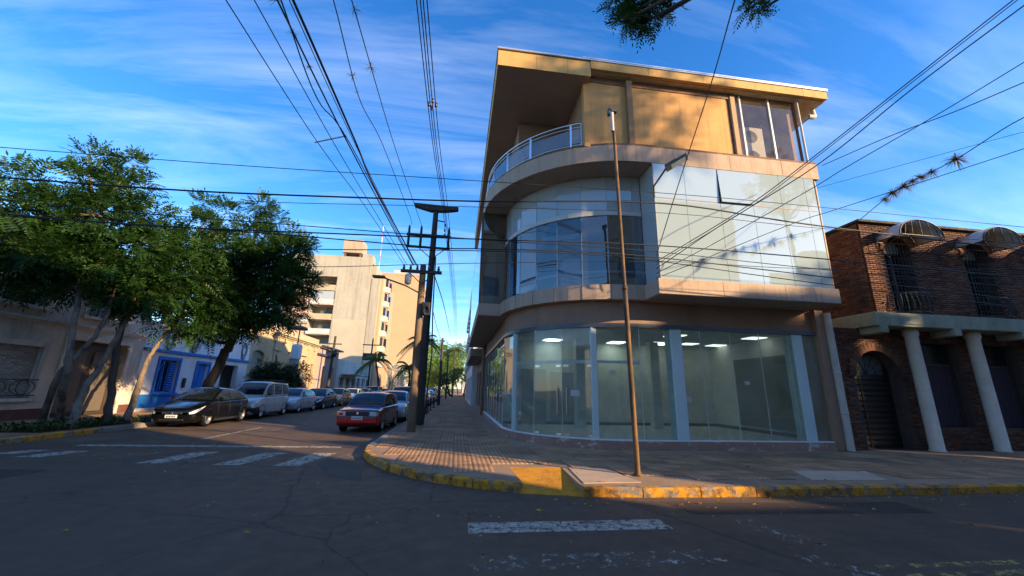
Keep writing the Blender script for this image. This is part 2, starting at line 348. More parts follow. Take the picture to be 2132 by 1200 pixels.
X0, X1, Y0, Y1 = -11.45, -2.3, -3.0, 6.62
r = MB(); r.prism([(X0, -200), (X1, -200), (X1, Y0), (200, Y0), (200, 7.6), (X1 + 4.5, 7.6), (X1 + 4.5, 12), (X1, 12), (X1, 600), (X0, 600), (X0, Y1), (-200, Y1), (-200, Y0), (X0, Y0)], -.05, 0.0)
struct(r, 'road', ASPH)
# kerb line of the corner pavement: along the side street, round the corner, along the cross street
KP = [(-2.3, 60), (-2.3, 11.9), (-2.26, 11.0), (-2.08, 10.3), (-1.82, 9.7), (-1.4, 8.97), (-.84, 8.27), (-.35, 7.85), (.1, 7.54), (.55, 7.29), (1.12, 7.02)]
KP2 = [(2.12, 6.76), (3.0, 6.68), (4.5, 6.62), (60, 6.62)]
KW = .16
def offs(path, t):
    P = [Vector(p) for p in path]; o = []
    for i in range(len(P)):
        d = (P[min(i + 1, len(P) - 1)] - P[max(i - 1, 0)]).normalized(); o.append((P[i] + Vector((-d.y, d.x)) * t)[:])
    return o
i1 = offs(KP, KW); i2 = offs(KP2, KW)
RAMP_Y = 8.45
pave_poly = [(i1[0][0], 600)] + i1 + [(1.14, RAMP_Y), (2.2, RAMP_Y)] + i2 + [(60, 600)]
pv = MB(); pv.prism(pave_poly, -.05, .14)
corner_pave = struct(pv, 'pavement', CONC)
def resample(path, step):
    out = []
    P = [Vector(p) for p in path]; L = [0]
    for a, b in zip(P, P[1:]): L.append(L[-1] + (b - a).length)
    n = max(1, round(L[-1] / step))
    for k in range(n + 1):
        s = L[-1] * k / n; i = min(max(np.searchsorted(L, s) - 1, 0), len(P) - 2)
        out.append(P[i].lerp(P[i + 1], (s - L[i]) / (L[i + 1] - L[i])))
    return out
def kerb_run(path, step, mat, parent, inner=1, ztop=.15, matfn=None):
    pts = resample(path, step); inn = [Vector(p) for p in offs([p[:] for p in pts], KW * inner)]
    for k in range(len(pts) - 1):
        a, b, c, d = pts[k], pts[k + 1], inn[k + 1], inn[k]
        e = (b - a).normalized() * .008; z = ztop + random.uniform(-.012, .006); z2 = ztop + random.uniform(-.012, .006)
        A, B, C, D = a + e, b - e, c - e, d + e; ch = (A - D).normalized() * .03
        o1, o2 = A - ch, B - ch
        if inner < 0: pass
        mb = MB(); mb.add([(*A, -.04), (*B, -.04), (*C, -.04), (*D, -.04), (*A, z - .03), (*B, z2 - .03), (*o1, z), (*o2, z2), (*C, z2), (*D, z)],
                          [(0, 1, 5, 4), (4, 5, 7, 6), (6, 7, 8, 9), (1, 2, 8, 7, 5), (2, 3, 9, 8), (3, 0, 4, 6, 9)])
        mb.build('kerb_stone', matfn(a) if matfn else mat, parent)
kerb_run([(-2.3, 60), (-2.3, 14)], 1.5, KG, corner_pave)
kerb_run([(-2.3, 13.99), (-2.3, 11.9)] + KP[2:], .85, KY, corner_pave, matfn=lambda a: KY if a.y < 11.6 else KG)
kerb_run(KP2[:3] + [(26, 6.62)], 1.0, KY, corner_pave)
MB().box(26, 6.62, -.04, 60, 6.78, .15).build('kerb', KG, corner_pave)
MB().box(-2.3, 60.01, -.04, -2.14, 300, .15).build('kerb', KG, corner_pave)
# yellow wheelchair ramp let into the kerb
rp = MB(); x0, x1 = 1.15, 2.19
rp.add([(x0 - .03, 7.0, .012), (x1 - .06, 6.74, .012), (x1, RAMP_Y, .138), (x0, RAMP_Y, .138), (x0 - .03, 7.0, -.04), (x1 - .06, 6.74, -.04), (x1, RAMP_Y, -.04), (x0, RAMP_Y, -.04)],
       [(0, 1, 2, 3), (4, 5, 1, 0), (5, 6, 2, 1), (6, 7, 3, 2), (7, 4, 0, 3)])
rp.build('kerb_ramp', kerbmat('yellow ramp paint', .20, .36, .35), corner_pave, label='bright yellow painted wheelchair ramp')
# pavement tiles
def in_poly(p, poly):
    x, y = p; c = False; n = len(poly)
    for i in range(n):
        xa, ya = poly[i]; xb, yb = poly[(i + 1) % n]
        if (ya > y) != (yb > y) and x < (xb - xa) * (y - ya) / (yb - ya) + xa: c = not c
    return c
BC = (5.2, 14.4)                                                       # centre of the building's rounded corner
def arc_path(rad, x_end, y_end, n=14):
    pts = [(x_end, BC[1] - rad), (BC[0], BC[1] - rad)]
    for k in range(1, n + 1):
        a = math.pi * 1.5 - math.pi / 2 * k / n; pts.append((BC[0] + rad * math.cos(a), BC[1] + rad * math.sin(a)))
    if y_end > BC[1] + .01: pts.append((BC[0] - rad, y_end))
    return pts
bld_poly = arc_path(3.62, 60, 400) + [(60, 400)]
T = .4; tiles = []
inner_poly = [(i1[0][0] + .05, 200)] + offs(KP, KW + .06) + [(1.08, RAMP_Y + .05), (2.26, RAMP_Y + .05)] + offs(KP2, KW + .42) + [(60, 200)]
patch = [tuple(at_z(*q, .15)[:2]) for q in ((1650, 980), (1800, 981), (1850, 1000), (1690, 1000))]
patch2 = [tuple(at_z(*q, .15)[:2]) for q in ((1182, 973), (1255, 975), (1335, 1004), (1215, 1006))]
for ix in range(-6, 75):
    for iy in range(16, 150):
        c = (ix * T + .2, iy * T + .2)
        if c[1] > 11.2 and c[0] > 1.6: continue
        if c[0] > 26: continue
        pts = [(c[0] + sx * .19, c[1] + sy * .19) for sx in (-1, 1) for sy in (-1, 1)]
        if all(in_poly(q, inner_poly) and not in_poly(q, bld_poly) for q in pts) and not any(in_poly(q, patch) for q in pts) and not any(in_poly(q, patch2) for q in pts): tiles.append(c)
def in_view(c, z=.15):
    q = ROT.T @ (np.array([c[0], c[1], z]) - CAM)
    if q[2] > -.3: return False
    x = CX + FPX * q[0] / -q[2]; y = CY - FPX * q[1] / -q[2]; return 0 < x < 2132 and 0 < y < 1200
tiles.sort(key=lambda c: (not in_view(c), c[0] ** 2 + c[1] ** 2))
def tile_verts(cx, cy, cz, tx=0, ty=0):
    h = T / 2 - .004; ch = .006; vs = []
    for zz, e in ((-.02, 0), (.008, 0), (.012, -ch)):
        for sx, sy in ((-1, -1), (1, -1), (1, 1), (-1, 1)):
            x, y = sx * (h + e), sy * (h + e); vs.append((cx + x, cy + y, cz + zz + x * tx + y * ty))
    fs = [(8, 9, 10, 11)] + [(4 * l + k, 4 * l + (k + 1) % 4, 4 * l + 4 + (k + 1) % 4, 4 * l + 4 + k) for l in (0, 1) for k in range(4)]
    return vs, fs
tm = MB(); tm.add(*tile_verts(0, 0, 0)); tile_me = tm.mesh('pavement_tile'); tile_me.materials.append(TILE)
for c in tiles[:300]:
    o = bpy.data.objects.new('pavement_tile', tile_me); col.objects.link(o); o.parent = corner_pave
    o.location = (c[0], c[1], .142 + random.uniform(-.002, .003)); o.rotation_euler = (random.uniform(-.006, .006), random.uniform(-.006, .006), random.choice((0, 0, 0, math.pi)))
ts = MB()
for c in tiles[300:]: ts.add(*tile_verts(c[0], c[1], .142 + random.uniform(-.002, .002), random.uniform(-.004, .004), random.uniform(-.004, .004)))
ts.build('pavement_tiles', TILE, corner_pave, kind='stuff', fix=False)
for pp, c in ((patch, (.44, .33, .24)), (patch2, (.40, .295, .21))):
    MB().prism(pp, .1, .153).build('repair_slab', M('pale repair cement%.2f' % c[0], c, .9, .2, 2, .3, 50), corner_pave)
# left pavement
lp = MB(); lp.prism([(-60, 9.6), (-13, 9.6), (-12.0, 10.2), (X0 - KW, 11.2), (X0 - KW, 600), (-60, 600)], -.05, .15)
left_pave = struct(lp, 'pavement', CONC)
kerb_run([(X0, 11.3), (X0, 15.3)], 1.0, KY, left_pave); kerb_run([(X0, 15.32), (X0, 50)], 1.3, KG, left_pave)
MB().box(X0 - KW, 50.02, -.04, X0, 300, .15).build('kerb', KG, left_pave)
lt = MB()
for iy in range(25, 120):
    for ix in range(11):
        x = X0 - KW - .25 - ix * T; y = iy * T + .2
        if 13.5 < y < 18.2 and x > -13.2: continue
        lt.add(*tile_verts(x, y, .152 + random.uniform(-.002, .002)))
lt.build('pavement_tiles', TILE, left_pave, kind='stuff', fix=False)
for pts, nm in (([(X1, -200), (200, -200), (200, -3.05), (0, -3.05), (-1.6, -3.6), (X1, -5)], 'pavement'), ([(-200, -200), (X0, -200), (X0, -4), (-12.4, -3.05), (-200, -3.05)], 'pavement'), ([(-200, 6.7), (-14, 6.7), (-12.6, 7.3), (-12.2, 9.55), (-60.05, 9.55), (-60.05, 200), (-200, 200)], 'pavement')):
    q = MB(); q.prism(pts, -.05, .145); struct(q, nm, CONC)
# road markings
W1 = paintmat('worn white paint', (.50, .43, .34), .40, .50, 7); W2 = paintmat('very worn white paint', (.42, .36, .28), .53, .60, 9); Y_ = paintmat('faded yellow paint', (.45, .30, .08), .46, .56, 6)
def mark(pts, mat, nm='zebra_stripe', z=.004, lab=None):
    m_ = MB(); q = [(p[0], p[1], z) for p in pts]; m_.add(q, [tuple(range(len(q)))]); o = m_.build(nm, mat, None, fix=False, kind='structure')
    if o.data.polygons[0].normal.z < 0: o.data.flip_normals()
    return o
def rect(x0, y0, x1, y1, sk=0): return [(x0, y0), (x1, y0), (x1 + sk, y1), (x0 + sk, y1)]
mark(rect(.23, 5.2, 2.8, 5.58), W1); mark(rect(.2, 4.18, 2.85, 4.55), W2); mark(rect(.22, 6.02, 2.75, 6.4), paintmat('nearly gone paint', (.5, .48, .45), .60, .66, 9))
mark([(3.8, 5.5), (4.1, 5.48), (4.35, 4.55), (3.95, 4.55)], W2); mark([(3.62, 4.35), (3.95, 4.3), (4.25, 3.6), (3.8, 3.6)], W2)
mark(rect(8.6, 5.1, 9.6, 5.5), paintmat('nearly gone paint', (.5, .48, .45), .60, .66, 9))
for x, y0, y1, mt in ((-3.75, 9.45, 11.15, W1), (-4.95, 9.55, 11.2, W1), (-6.55, 9.75, 11.3, W1), (-5.9, 9.9, 10.9, W2), (-7.75, 10.3, 11.3, W2), (-9.45, 10.5, 11.4, W1), (-8.6, 10.6, 11.1, W2), (-10.35, 10.9, 11.5, W1), (-2.9, 10.2, 11.2, W2)):
    mark(rect(x, y0, x + .52, y1, .32), mt)
mark([(-9.7, 12.2), (-3.1, 12.05), (-3.1, 12.32), (-9.7, 12.5)], W1, 'stop_line'); mark(rect(-6.75, 14.2, -6.62, 30), W2, 'lane_line'); mark(rect(-7.6, 13.6, -7.48, 17.5), W1, 'lane_line')
mark(rect(4.2, 3.93, 30, 4.03), Y_, 'lane_line'); mark(rect(4.2, 3.72, 30, 3.82), Y_, 'lane_line')
ap = MB(); ap.add([(x, y, .003) for x, y in [(2.6, 6.45), (3.1, 5.5), (3.5, 4.4), (4.6, 3.2), (30, 3.2), (30, 6.55), (12, 6.5)]], [tuple(range(7))])
ap.build('asphalt_patch', M('older brown asphalt', (.105, .064, .038), .85, .3, .8, .5, 90, stain=(.03, .03, .03), stain_amt=.6, stain_scale=(.3, .9, 1)), None, fix=False, kind='structure')
for pts in ([(-2.25, 8.3), (-1.6, 8.0), (-1.9, 9.2), (-2.35, 10.4), (-2.9, 11.0), (-2.9, 9.6)],):
    q = MB(); q.add([(x, y, .0035) for x, y in pts], [tuple(range(len(pts)))]); q.build('gutter_patch', M('gutter concrete', (.085, .066, .050), .9, .25, 2, .4, 40), None, fix=False, kind='structure')
for k, (pts, c) in enumerate((([(-1.2, 3.2), (8.5, 2.6), (8.5, 3.35), (-1.2, 3.9)], (.12, .08, .052)), ([(-9.5, 8.2), (-7.6, 8.1), (-7.5, 9.1), (-9.4, 9.2)], (.06, .041, .028)), ([(3.4, 5.75), (7.2, 5.6), (7.3, 6.2), (3.3, 6.35)], (.052, .036, .025)), ([(-11.4, 12.9), (-9.9, 12.8), (-9.6, 16), (-11.4, 16)], (.14, .095, .06)))):
    q = MB(); q.add([(x, y, .0032 + k * .0001) for x, y in pts], [(0, 1, 2, 3)]); q.build('asphalt_patch', M('road patch %d' % k, c, .85, .3, 1.2, .6, 95, stain=tuple(x * .5 for x in c), stain_amt=.6, stain_scale=(1, 1, 1)), None, fix=False, kind='structure')
# fallen leaves
fl = MB()
def one_leaf(x, y, z, s):
    a = random.uniform(0, 6.28); ca, sa = math.cos(a), math.sin(a); w = s * random.uniform(.28, .45)
    P = lambda u, v_, zz: (x + u * ca - v_ * sa, y + u * sa + v_ * ca, z + zz)
    fl.add([P(-s, 0, .004), P(0, w, random.uniform(.005, .03)), P(s, 0, .006), P(0, -w, random.uniform(.005, .03))], [(0, 1, 2, 3)])
for k in range(420):
    s = random.uniform(.02, .05)
    q = random.random()
    if q < .5: x = random.uniform(-1, 20); y = 6.6 - abs(random.gauss(0, .35)) - (.5 if x < 1.5 else 0); z = .004
    elif q < .75: x = random.uniform(-9, 12); y = random.uniform(3.5, 10); z = .004
    else: x = random.uniform(2, 16); y = random.uniform(6.9, 10.4); z = .16
    if z < .1 and in_poly((x, y), pave_poly): z = .16
    one_leaf(x, y, z, s)
fl.build('fallen_leaves', M('dry yellow leaf', (.40, .20, .045), .8, .3, 8, 0, island=.45), None, fix=False, kind='stuff', label='dry yellow leaves scattered along the kerb and road', cat='leaves')
# ================================================================== the corner building
B = thing('corner_building', 'three-storey ochre corner building with rounded glass front and empty shop', 'building', (6, 13, .15))
PEACH = M('peach painted concrete', (.44, .32, .235), .75, .12, .8, .12, 50, stain=(.22, .15, .10), stain_amt=.7, stain_scale=(7, 7, .3))
OCHRE = M('ochre painted wall', (.58, .305, .10), .75, .13, .7, .15, 45, stain=(.30, .17, .06), stain_amt=.6, stain_scale=(5, 5, .28))
ROOFP = M('ochre fascia paint', (.54, .325, .105), .7, .12, .9, .1, 40, stain=(.2, .13, .07), stain_amt=.5, stain_scale=(3, 3, .6))
BROWN = M('brown rusty trim', (.17, .085, .045), .75, .3, 3, .3, 40, stain=(.35, .22, .12), stain_amt=.5, stain_scale=(3, 3, 3))
FASC = M('brown fascia render', (.30, .185, .125), .8, .15, .9, .15, 50, stain=(.12, .07, .05), stain_amt=.5)
PLIN = M('peeling salmon plinth', (.33, .19, .14), .85, .2, 2, .4, 30, stain=(.60, .52, .45), stain_amt=.85, stain_scale=(2.4, 2.4, 5), stain_lo=.56, stain_hi=.62)
SOFF = M('stained soffit', (.36, .29, .22), .85, .2, .7, .2, 40, stain=(.13, .07, .03), stain_amt=.75, stain_scale=(2.5, 2.5, 2.5), stain_lo=.58, stain_hi=.70)
STEEL = plain('brushed steel', (.62, .63, .64), .28, 1); WHITE = plain('white metal', (.72, .74, .74), .45); DARKM = plain('dark track metal', (.07, .085, .11), .4, .3)
TEALW = M('pale teal painted column', (.50, .60, .59), .6, .08, 1.5, .05); INW = M('interior white wall', (.60, .59, .54), .85, .06, .6, .05)
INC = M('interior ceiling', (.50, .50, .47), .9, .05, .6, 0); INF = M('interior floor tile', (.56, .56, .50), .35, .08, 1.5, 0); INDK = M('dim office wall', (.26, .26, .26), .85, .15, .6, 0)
PVC = M('grey pvc pipe', (.50, .46, .41), .55, .15, 2, .05, stain=(.25, .22, .18), stain_amt=.5)
GL_SHOP = glass('shop window glass', (.86, .92, .88), .02, .015, .14, (.44, .45, .42), ior=1.42, wav=.02)  # dust layer also stands in for a hazy reflection of the shaded street
GL_UP = glass('tinted upper glass', (.58, .65, .72), .09, .01, .04, wav=.05)
GL_FILM = glass('frosted film glass', (.7, .75, .75), .10, .02, .05, solid=.82, solidc=(.40, .515, .575), wav=.05)
GL_FILM2 = glass('grey film glass', (.7, .75, .75), .06, .02, .05, solid=.72, solidc=(.44, .49, .51), wav=.05)
GL_RAIL = glass('railing glass', (.62, .66, .70), .10, .02, .10, (.5, .55, .6))
def seg(path, k): return Vector(path[k]), Vector(path[k + 1])
def pane(p, q, z0, z1, mat, parent=B, name='pane', t=.012, gap=.006):
    p = Vector(p[:2]); q = Vector(q[:2]); d = (q - p).normalized(); n = Vector((-d.y, d.x)); a = p + d * gap; b = q - d * gap; c, e = b + n * t, a + n * t
    return MB().prism([a[:], b[:], c[:], e[:]][::-1] if False else [a[:], b[:], c[:], e[:]], z0 + gap, z1 - gap).build(name, mat, parent)
# --- ground floor
g0 = arc_path(3.55, 11.05, 24)[::-1]           # travels left facade -> corner -> right (interior to the left)
arcg = arc_path(3.55, 11.05, 24)[1:-1][::-1]
MB().strip(arc_path(3.64, 11.3, 26)[::-1], .05, .37, .4).build('plinth', PLIN, B)
MB().strip(arc_path(3.62, 11.05, 24)[::-1], .372, .40, .12).build('sill', WHITE, B)
MB().strip(arc_path(3.52, 11.3, 26)[::-1], 3.62, 4.29, .3).build('fascia', FASC, B)
MB().strip(arc_path(3.60, 11.0, 24)[::-1], 3.50, 3.62, .16).build('shutter_track', DARKM, B)
ends = [(1.65, 24 - 9.6 * k / 8) for k in range(9)]
for dg_ in (21.6, 37, 53, 68.5, 90): a = math.pi + R_(dg_); ends.append((BC[0] + 3.55 * math.cos(a), BC[1] + 3.55 * math.sin(a)))
for k in range(1, 7): ends.append((BC[0] + (11.0 - BC[0]) * k / 6, 10.85))
for p, q in zip(ends, ends[1:]): pane(p, q, .40, 3.5, GL_SHOP)
for k, p in enumerate(ends):
    if k in (9, 12): MB().bbox(p[0] - .085, p[1] - .02, .401, p[0] + .085, p[1] + .16, 3.499, .01).build('column', TEALW, B)
    elif k not in (len(ends) - 1,): MB().box(p[0] - .008, p[1] + .0125, .4, p[0] + .008, p[1] + .03, 3.5).build('glass_joint', WHITE, B)
for p, q in zip(ends[9:13], ends[10:14]):
    MB().bar((p[0] + .02, p[1] + .05, 2.5), (q[0] + .02, q[1] + .05, 2.5), .05, .09).build('transom', WHITE, B)
for x in (at_y(1408, 912, 11.25)[0], at_y(1668, 918, 11.25)[0]):
    MB().bbox(x - .17, 10.81, .401, x + .17, 11.2, 3.499, .015).build('column', TEALW, B)
for x, y in ((7.6, 14.6), (4.6, 14.6)): MB().bbox(x - .18, y, .35, x + .18, y + .36, 3.6, .015).build('column', INW, B)
MB().bbox(11.0, 10.72, .15, 11.3, 11.4, 4.29, .01).build('end_pier', FASC, B)
inner = arc_path(3.4, 11.0, 16.2)
MB().prism(inner[::-1] + [(11.0, 16.2)] if False else [p for p in inner] [::-1] + [(11.0, 16.2)][:0] + [(11.0, 16.2)], .02, .352).build('shop_floor', INF, B)
MB().prism(inner[::-1] + [(11.0, 16.2)], 3.66, 3.72).build('shop_ceiling', INC, B)
MB().box(1.8, 16.2, .35, 11.0, 16.4, 3.66).build('shop_back_wall', INW, B); MB().box(11.0, 11.4, .35, 11.2, 16.2, 3.66).build('shop_side_wall', INW, B)
MB().box(1.83, 16.12, .353, 10.98, 16.195, .46).box(10.94, 11.5, .353, 10.995, 16.1, .46).build('skirting', plain('dark skirting', (.10, .06, .05), .6), B)
MB().box(10.93, 12.0, .55, 10.995, 14.6, 3.0).build('dark_panel', plain('olive panel', (.16, .16, .11), .7), B)
MB().box(2.6, 16.1, .36, 3.6, 16.19, 2.5).box(3.8, 16.13, .36, 4.9, 16.19, 2.4).build('inner_door', plain('grey door', (.28, .28, .25), .6), B)
LGT = plain('lit ceiling panel', (.92, 1.0, .97), .5, emit=.85)
for px, py in ((1570, 705), (1370, 715), (1434, 717), (1490, 720), (1450, 732), (1405, 700), (1240, 726), (1317, 730), (1125, 720), (1105, 733), (1175, 745)):
    p = at_z(px, py, 3.645)
    if p[1] > 15.8: p[1] = 15.6
    MB().box(p[0] - .3, p[1] - .28, 3.635, p[0] + .3, p[1] + .28, 3.659).build('ceiling_light', LGT, B)
for k in (10, 11):                                                      # glass entrance doors: pull handles, floor patches, lock
    p, q = Vector(ends[k]), Vector(ends[k + 1]); d = (q - p).normalized(); nn = Vector((d.y, -d.x)); e = q - d * .14 if k == 10 else p + d * .14; e = e + nn * .05
    MB().tube([(e.x, e.y, 1.0), (e.x, e.y, 1.75)], .016, 8).tube([(e.x, e.y, 1.1), (e.x - nn.x * .05, e.y - nn.y * .05, 1.1)], .01, 6).tube([(e.x, e.y, 1.65), (e.x - nn.x * .05, e.y - nn.y * .05, 1.65)], .01, 6).build('door_handle', STEEL, B)
    for z in (.45, 2.38):
        for w_ in (p + d * .12, q - d * .12): MB().bar((*(w_ + nn * .004 - d * .08), z), (*(w_ + nn * .004 + d * .08), z), .02, .06).build('patch_fitting', STEEL, B)
for k, (z, s_) in {6: (1.9, .1), 12: (2.2, .09), 14: (1.5, .12), 16: (2.0, .08), 11: (1.6, .13)}.items():
    p, q = Vector(ends[k]), Vector(ends[k + 1]); d = (q - p).normalized(); nn = Vector((d.y, -d.x)); w_ = p.lerp(q, .4) + nn * .002
    MB().bar((*(w_ - d * s_), z), (*(w_ + d * s_), z), .003, s_ * 1.3).build('paper_notice', plain('faded paper', (.45, .44, .40), .8), B)
# left facade behind the glass
MB().box(1.6, 24.02, .15, 2.2, 26, 4.29).build('side_wall', FASC, B)
for y in (24.1, 25.2): MB().bbox(1.50, y, .15, 1.62, y + .5, 4.25, .01).build('pilaster', BROWN, B)
# --- first floor slab and glazing
def slab(rad, z0, z1, x_end, y_end, mat, name, extra=None):
    p = arc_path(rad, x_end, y_end)[::-1]; return MB().prism(p + [(x_end, y_end)], z0, z1).build(name, mat, B)
slab(3.78, 4.30, 4.75, 11.0, 26, PEACH, 'floor_slab')
MB().bbox(5.36, 9.80, 4.305, 11.03, 11.0, 4.752, .012).build('bay_slab', PEACH, B)
MB().box(5.42, 9.86, 4.297, 10.98, 10.6, 4.3045).build('bay_soffit', SOFF, B)
MB().bbox(.62, 14.3, 4.302, 1.6, 26, 4.753, .012).build('wing_slab', PEACH, B)
MB().box(.68, 14.36, 4.294, 1.5, 25.9, 4.3015).build('wing_soffit', SOFF, B)
e2 = []
for k in range(0, 8):
    a = math.pi + math.pi / 2 * k / 7; e2.append((BC[0] + 3.6 * math.cos(a), BC[1] + 3.6 * math.sin(a)))
e2.append((5.49, 10.8))
for p, q in zip(e2, e2[1:]):
    pane(p, q, 4.755, 7.05, GL_UP); pane(p, q, 7.2, 8.42, GL_FILM2)
    MB().box(p[0] - .014, p[1] + .013, 4.755, p[0] + .014, p[1] + .05, 8.42).build('mullion', plain('grey mullion', (.30, .32, .33), .5), B)
MB().strip([(BC[0] + 3.63 * math.cos(math.pi + math.pi / 2 * k / 14), BC[1] + 3.63 * math.sin(math.pi + math.pi / 2 * k / 14)) for k in range(15)] + [(5.48, 10.77)], 7.05, 7.2, .1).build('spandrel', M('spandrel white', (.5, .5, .47), .6, .1), B)
hr = [(BC[0] + 3.25 * math.cos(math.pi + math.pi / 2 * k / 14), BC[1] + 3.25 * math.sin(math.pi + math.pi / 2 * k / 14), 5.3) for k in range(15)] + [(10.85, 11.15, 5.3)]
MB().tube(hr, .045, 8).build('inner_handrail', WHITE, B)
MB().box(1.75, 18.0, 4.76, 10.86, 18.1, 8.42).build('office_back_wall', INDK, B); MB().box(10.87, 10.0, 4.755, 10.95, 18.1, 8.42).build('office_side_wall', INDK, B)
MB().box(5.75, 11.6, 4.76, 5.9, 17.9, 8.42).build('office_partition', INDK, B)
c = at_y(1190, 567, 12.2); MB().bbox(c[0] - .28, 12.1, 4.76, c[0] + .28, 12.6, 5.95, .02).build('office_cabinet', plain('white cabinet', (.75, .75, .72), .5), B)
p = at_y(1130, 500, 12.6); q = at_y(1208, 495, 12.0)
MB().bar((p[0], 12.6, p[2]), (q[0], 12.0, p[2] + .02), .05, .16).build('office_lamp', plain('white lamp casing', (.8, .8, .76), .5), B)
for xx in (p[0] + .1, q[0] - .1): MB().tube([(xx, 12.3, p[2]), (xx, 12.3, 8.42)], .01, 5).build('lamp_wire', DARKM, B)
# bay with frosted panes
bx = [5.5, 6.5, 7.6, 8.7, 9.7, 10.6, 10.95]
for i, (a, b) in enumerate(zip(bx, bx[1:])):
    pane((a, 9.9), (b, 9.9), 4.76, 7.27, GL_FILM, t=.014)
    if i == 2:
        ang = R_(3.2); h = 8.40 - 7.27
        o = MB().prism([(a + .01, 0), (b - .01, 0), (b - .01, .014), (a + .01, .014)], -h + .02, 0).build('open_pane', GL_FILM, B)
        o.matrix_parent_inverse = Matrix.Translation(-parent_loc(B)); o.location = (0, 9.885, 8.40); o.rotation_euler = (-ang, 0, 0)
    else: pane((a, 9.9), (b, 9.9), 7.29, 8.42, GL_FILM, t=.014)
for a in bx[1:-1]: MB().box(a - .012, 9.915, 4.76, a + .012, 9.95, 8.42).build('mullion', plain('grey mullion', (.30, .32, .33), .5), B)
MB().box(5.5, 9.894, 7.27, 10.95, 9.93, 7.29).build('glazing_joint', plain('warm joint', (.35, .25, .17), .6), B)
MB().box(5.52, 9.97, 4.77, 11.1, 9.99, 8.4).build('film_screen', M('pale roller screen', (.42, .46, .46), .8, .05, .5, 0), B) if False else None
pane((5.5, 10.79), (5.5, 9.9), 4.76, 8.42, GL_FILM2, t=.014)
MB().box(5.485, 9.885, 4.76, 5.515, 9.898, 8.42).build('corner_joint', plain('grey mullion', (.30, .32, .33), .5), B)
MB().tube([(9.6, 10.25, 5.05), (10.85, 10.25, 5.05)], .05, 8).build('inner_handrail', WHITE, B)
# wing box above the side pavement
for k in range(8):
    y0_, y1_ = 14.32 + k * 1.45, 14.32 + (k + 1) * 1.45
    pane((.66, y1_), (.66, y0_), 4.76, 8.42, GL_UP)
pane((.66, 14.33), (1.58, 14.33), 4.76, 6.6, GL_UP); pane((.66, 14.33), (1.58, 14.33), 6.6, 8.42, glass('bronze wing glass', (.4, .36, .3), .06, .02, .3, (.3, .25, .18)))
MB().box(.62, 14.27, 4.76, .70, 14.36, 8.42).build('corner_post', BROWN, B); MB().box(1.56, 14.3, 4.76, 1.62, 14.4, 8.42).build('corner_post', BROWN, B)
MB().box(1.25, 14.6, 4.76, 1.6, 25.9, 8.42).build('wing_inner_wall', FASC, B)
# --- second floor slab
slab(4.5, 8.43, 8.97, 11.2, 26, PEACH, 'terrace_slab')
MB().prism((arc_path(4.42, 11.12, 25.9)[::-1] + [(11.12, 25.9)]), 8.424, 8.4295).build('terrace_soffit', SOFF, B)
MB().strip(arc_path(4.47, 11.22, 26)[::-1], 8.971, 9.06, .22).build('terrace_coping', BROWN, B)
MB().box(5.45, 9.905, 8.36, 10.97, 9.97, 8.4235).build('bay_head', BROWN, B)
JN = plain('panel joint', (.14, .09, .06), .8)
for x in (7.3, 9.25): MB().box(x, 9.797, 4.31, x + .008, 9.81, 4.75).build('panel_joint', JN, B)
for k in range(1, 7): a = math.pi + math.pi / 2 * k / 7; MB().box(BC[0] + 3.783 * math.cos(a) - .004, BC[1] + 3.783 * math.sin(a) - .004, 4.31, BC[0] + 3.783 * math.cos(a) + .004, BC[1] + 3.783 * math.sin(a) + .004, 4.74).build('panel_joint', JN, B)
for x in (6.2, 8.1, 9.9): MB().box(x, 9.897, 8.44, x + .007, 9.91, 8.96).build('panel_joint', JN, B)
for x in (1.9, 2.9): MB().box(x, 9.897, 11.33, x + .007, 9.91, 11.85).build('panel_joint', JN, B)
for x in (5.6, 7.5, 9.4, 11.2): MB().box(x, 9.877, 11.61, x + .007, 9.89, 11.89).build('panel_joint', JN, B)
# walls of the top floor
WY = 10.2
MB().box(3.5, WY, 8.98, 4.9, WY + .2, 11.36).build('wall_panel', OCHRE, B); MB().box(5.09, WY, 8.98, 8.48, WY + .2, 11.36).build('wall_panel', OCHRE, B)
MB().box(3.5, WY - .02, 11.36, 8.6, WY + .2, 11.56).build('wall_header', BROWN, B)
MB().bbox(4.9, WY - .14, 8.98, 5.09, WY + .1, 11.50, .01).build('fin', M('fin brown', (.27, .155, .075), .7, .2, 2), B)
MB().box(8.48, WY + .02, 8.98, 8.62, WY + .3, 11.5).build('recess_pilaster', BROWN, B); MB().bbox(8.62, WY - .05, 8.98, 8.80, WY + .12, 11.5, .01).build('pilaster', M('pilaster tan', (.38, .26, .14), .7, .15), B)
MB().box(3.52, WY + .2, 8.98, 3.7, 12.6, 11.30).build('terrace_side_wall', FASC, B)
MB().box(1.75, 12.45, 8.98, 3.52, 12.6, 11.30).build('terrace_back_wall', FASC, B); MB().box(1.75, 12.6, 8.98, 1.9, 26, 11.30).build('side_wall', FASC, B)
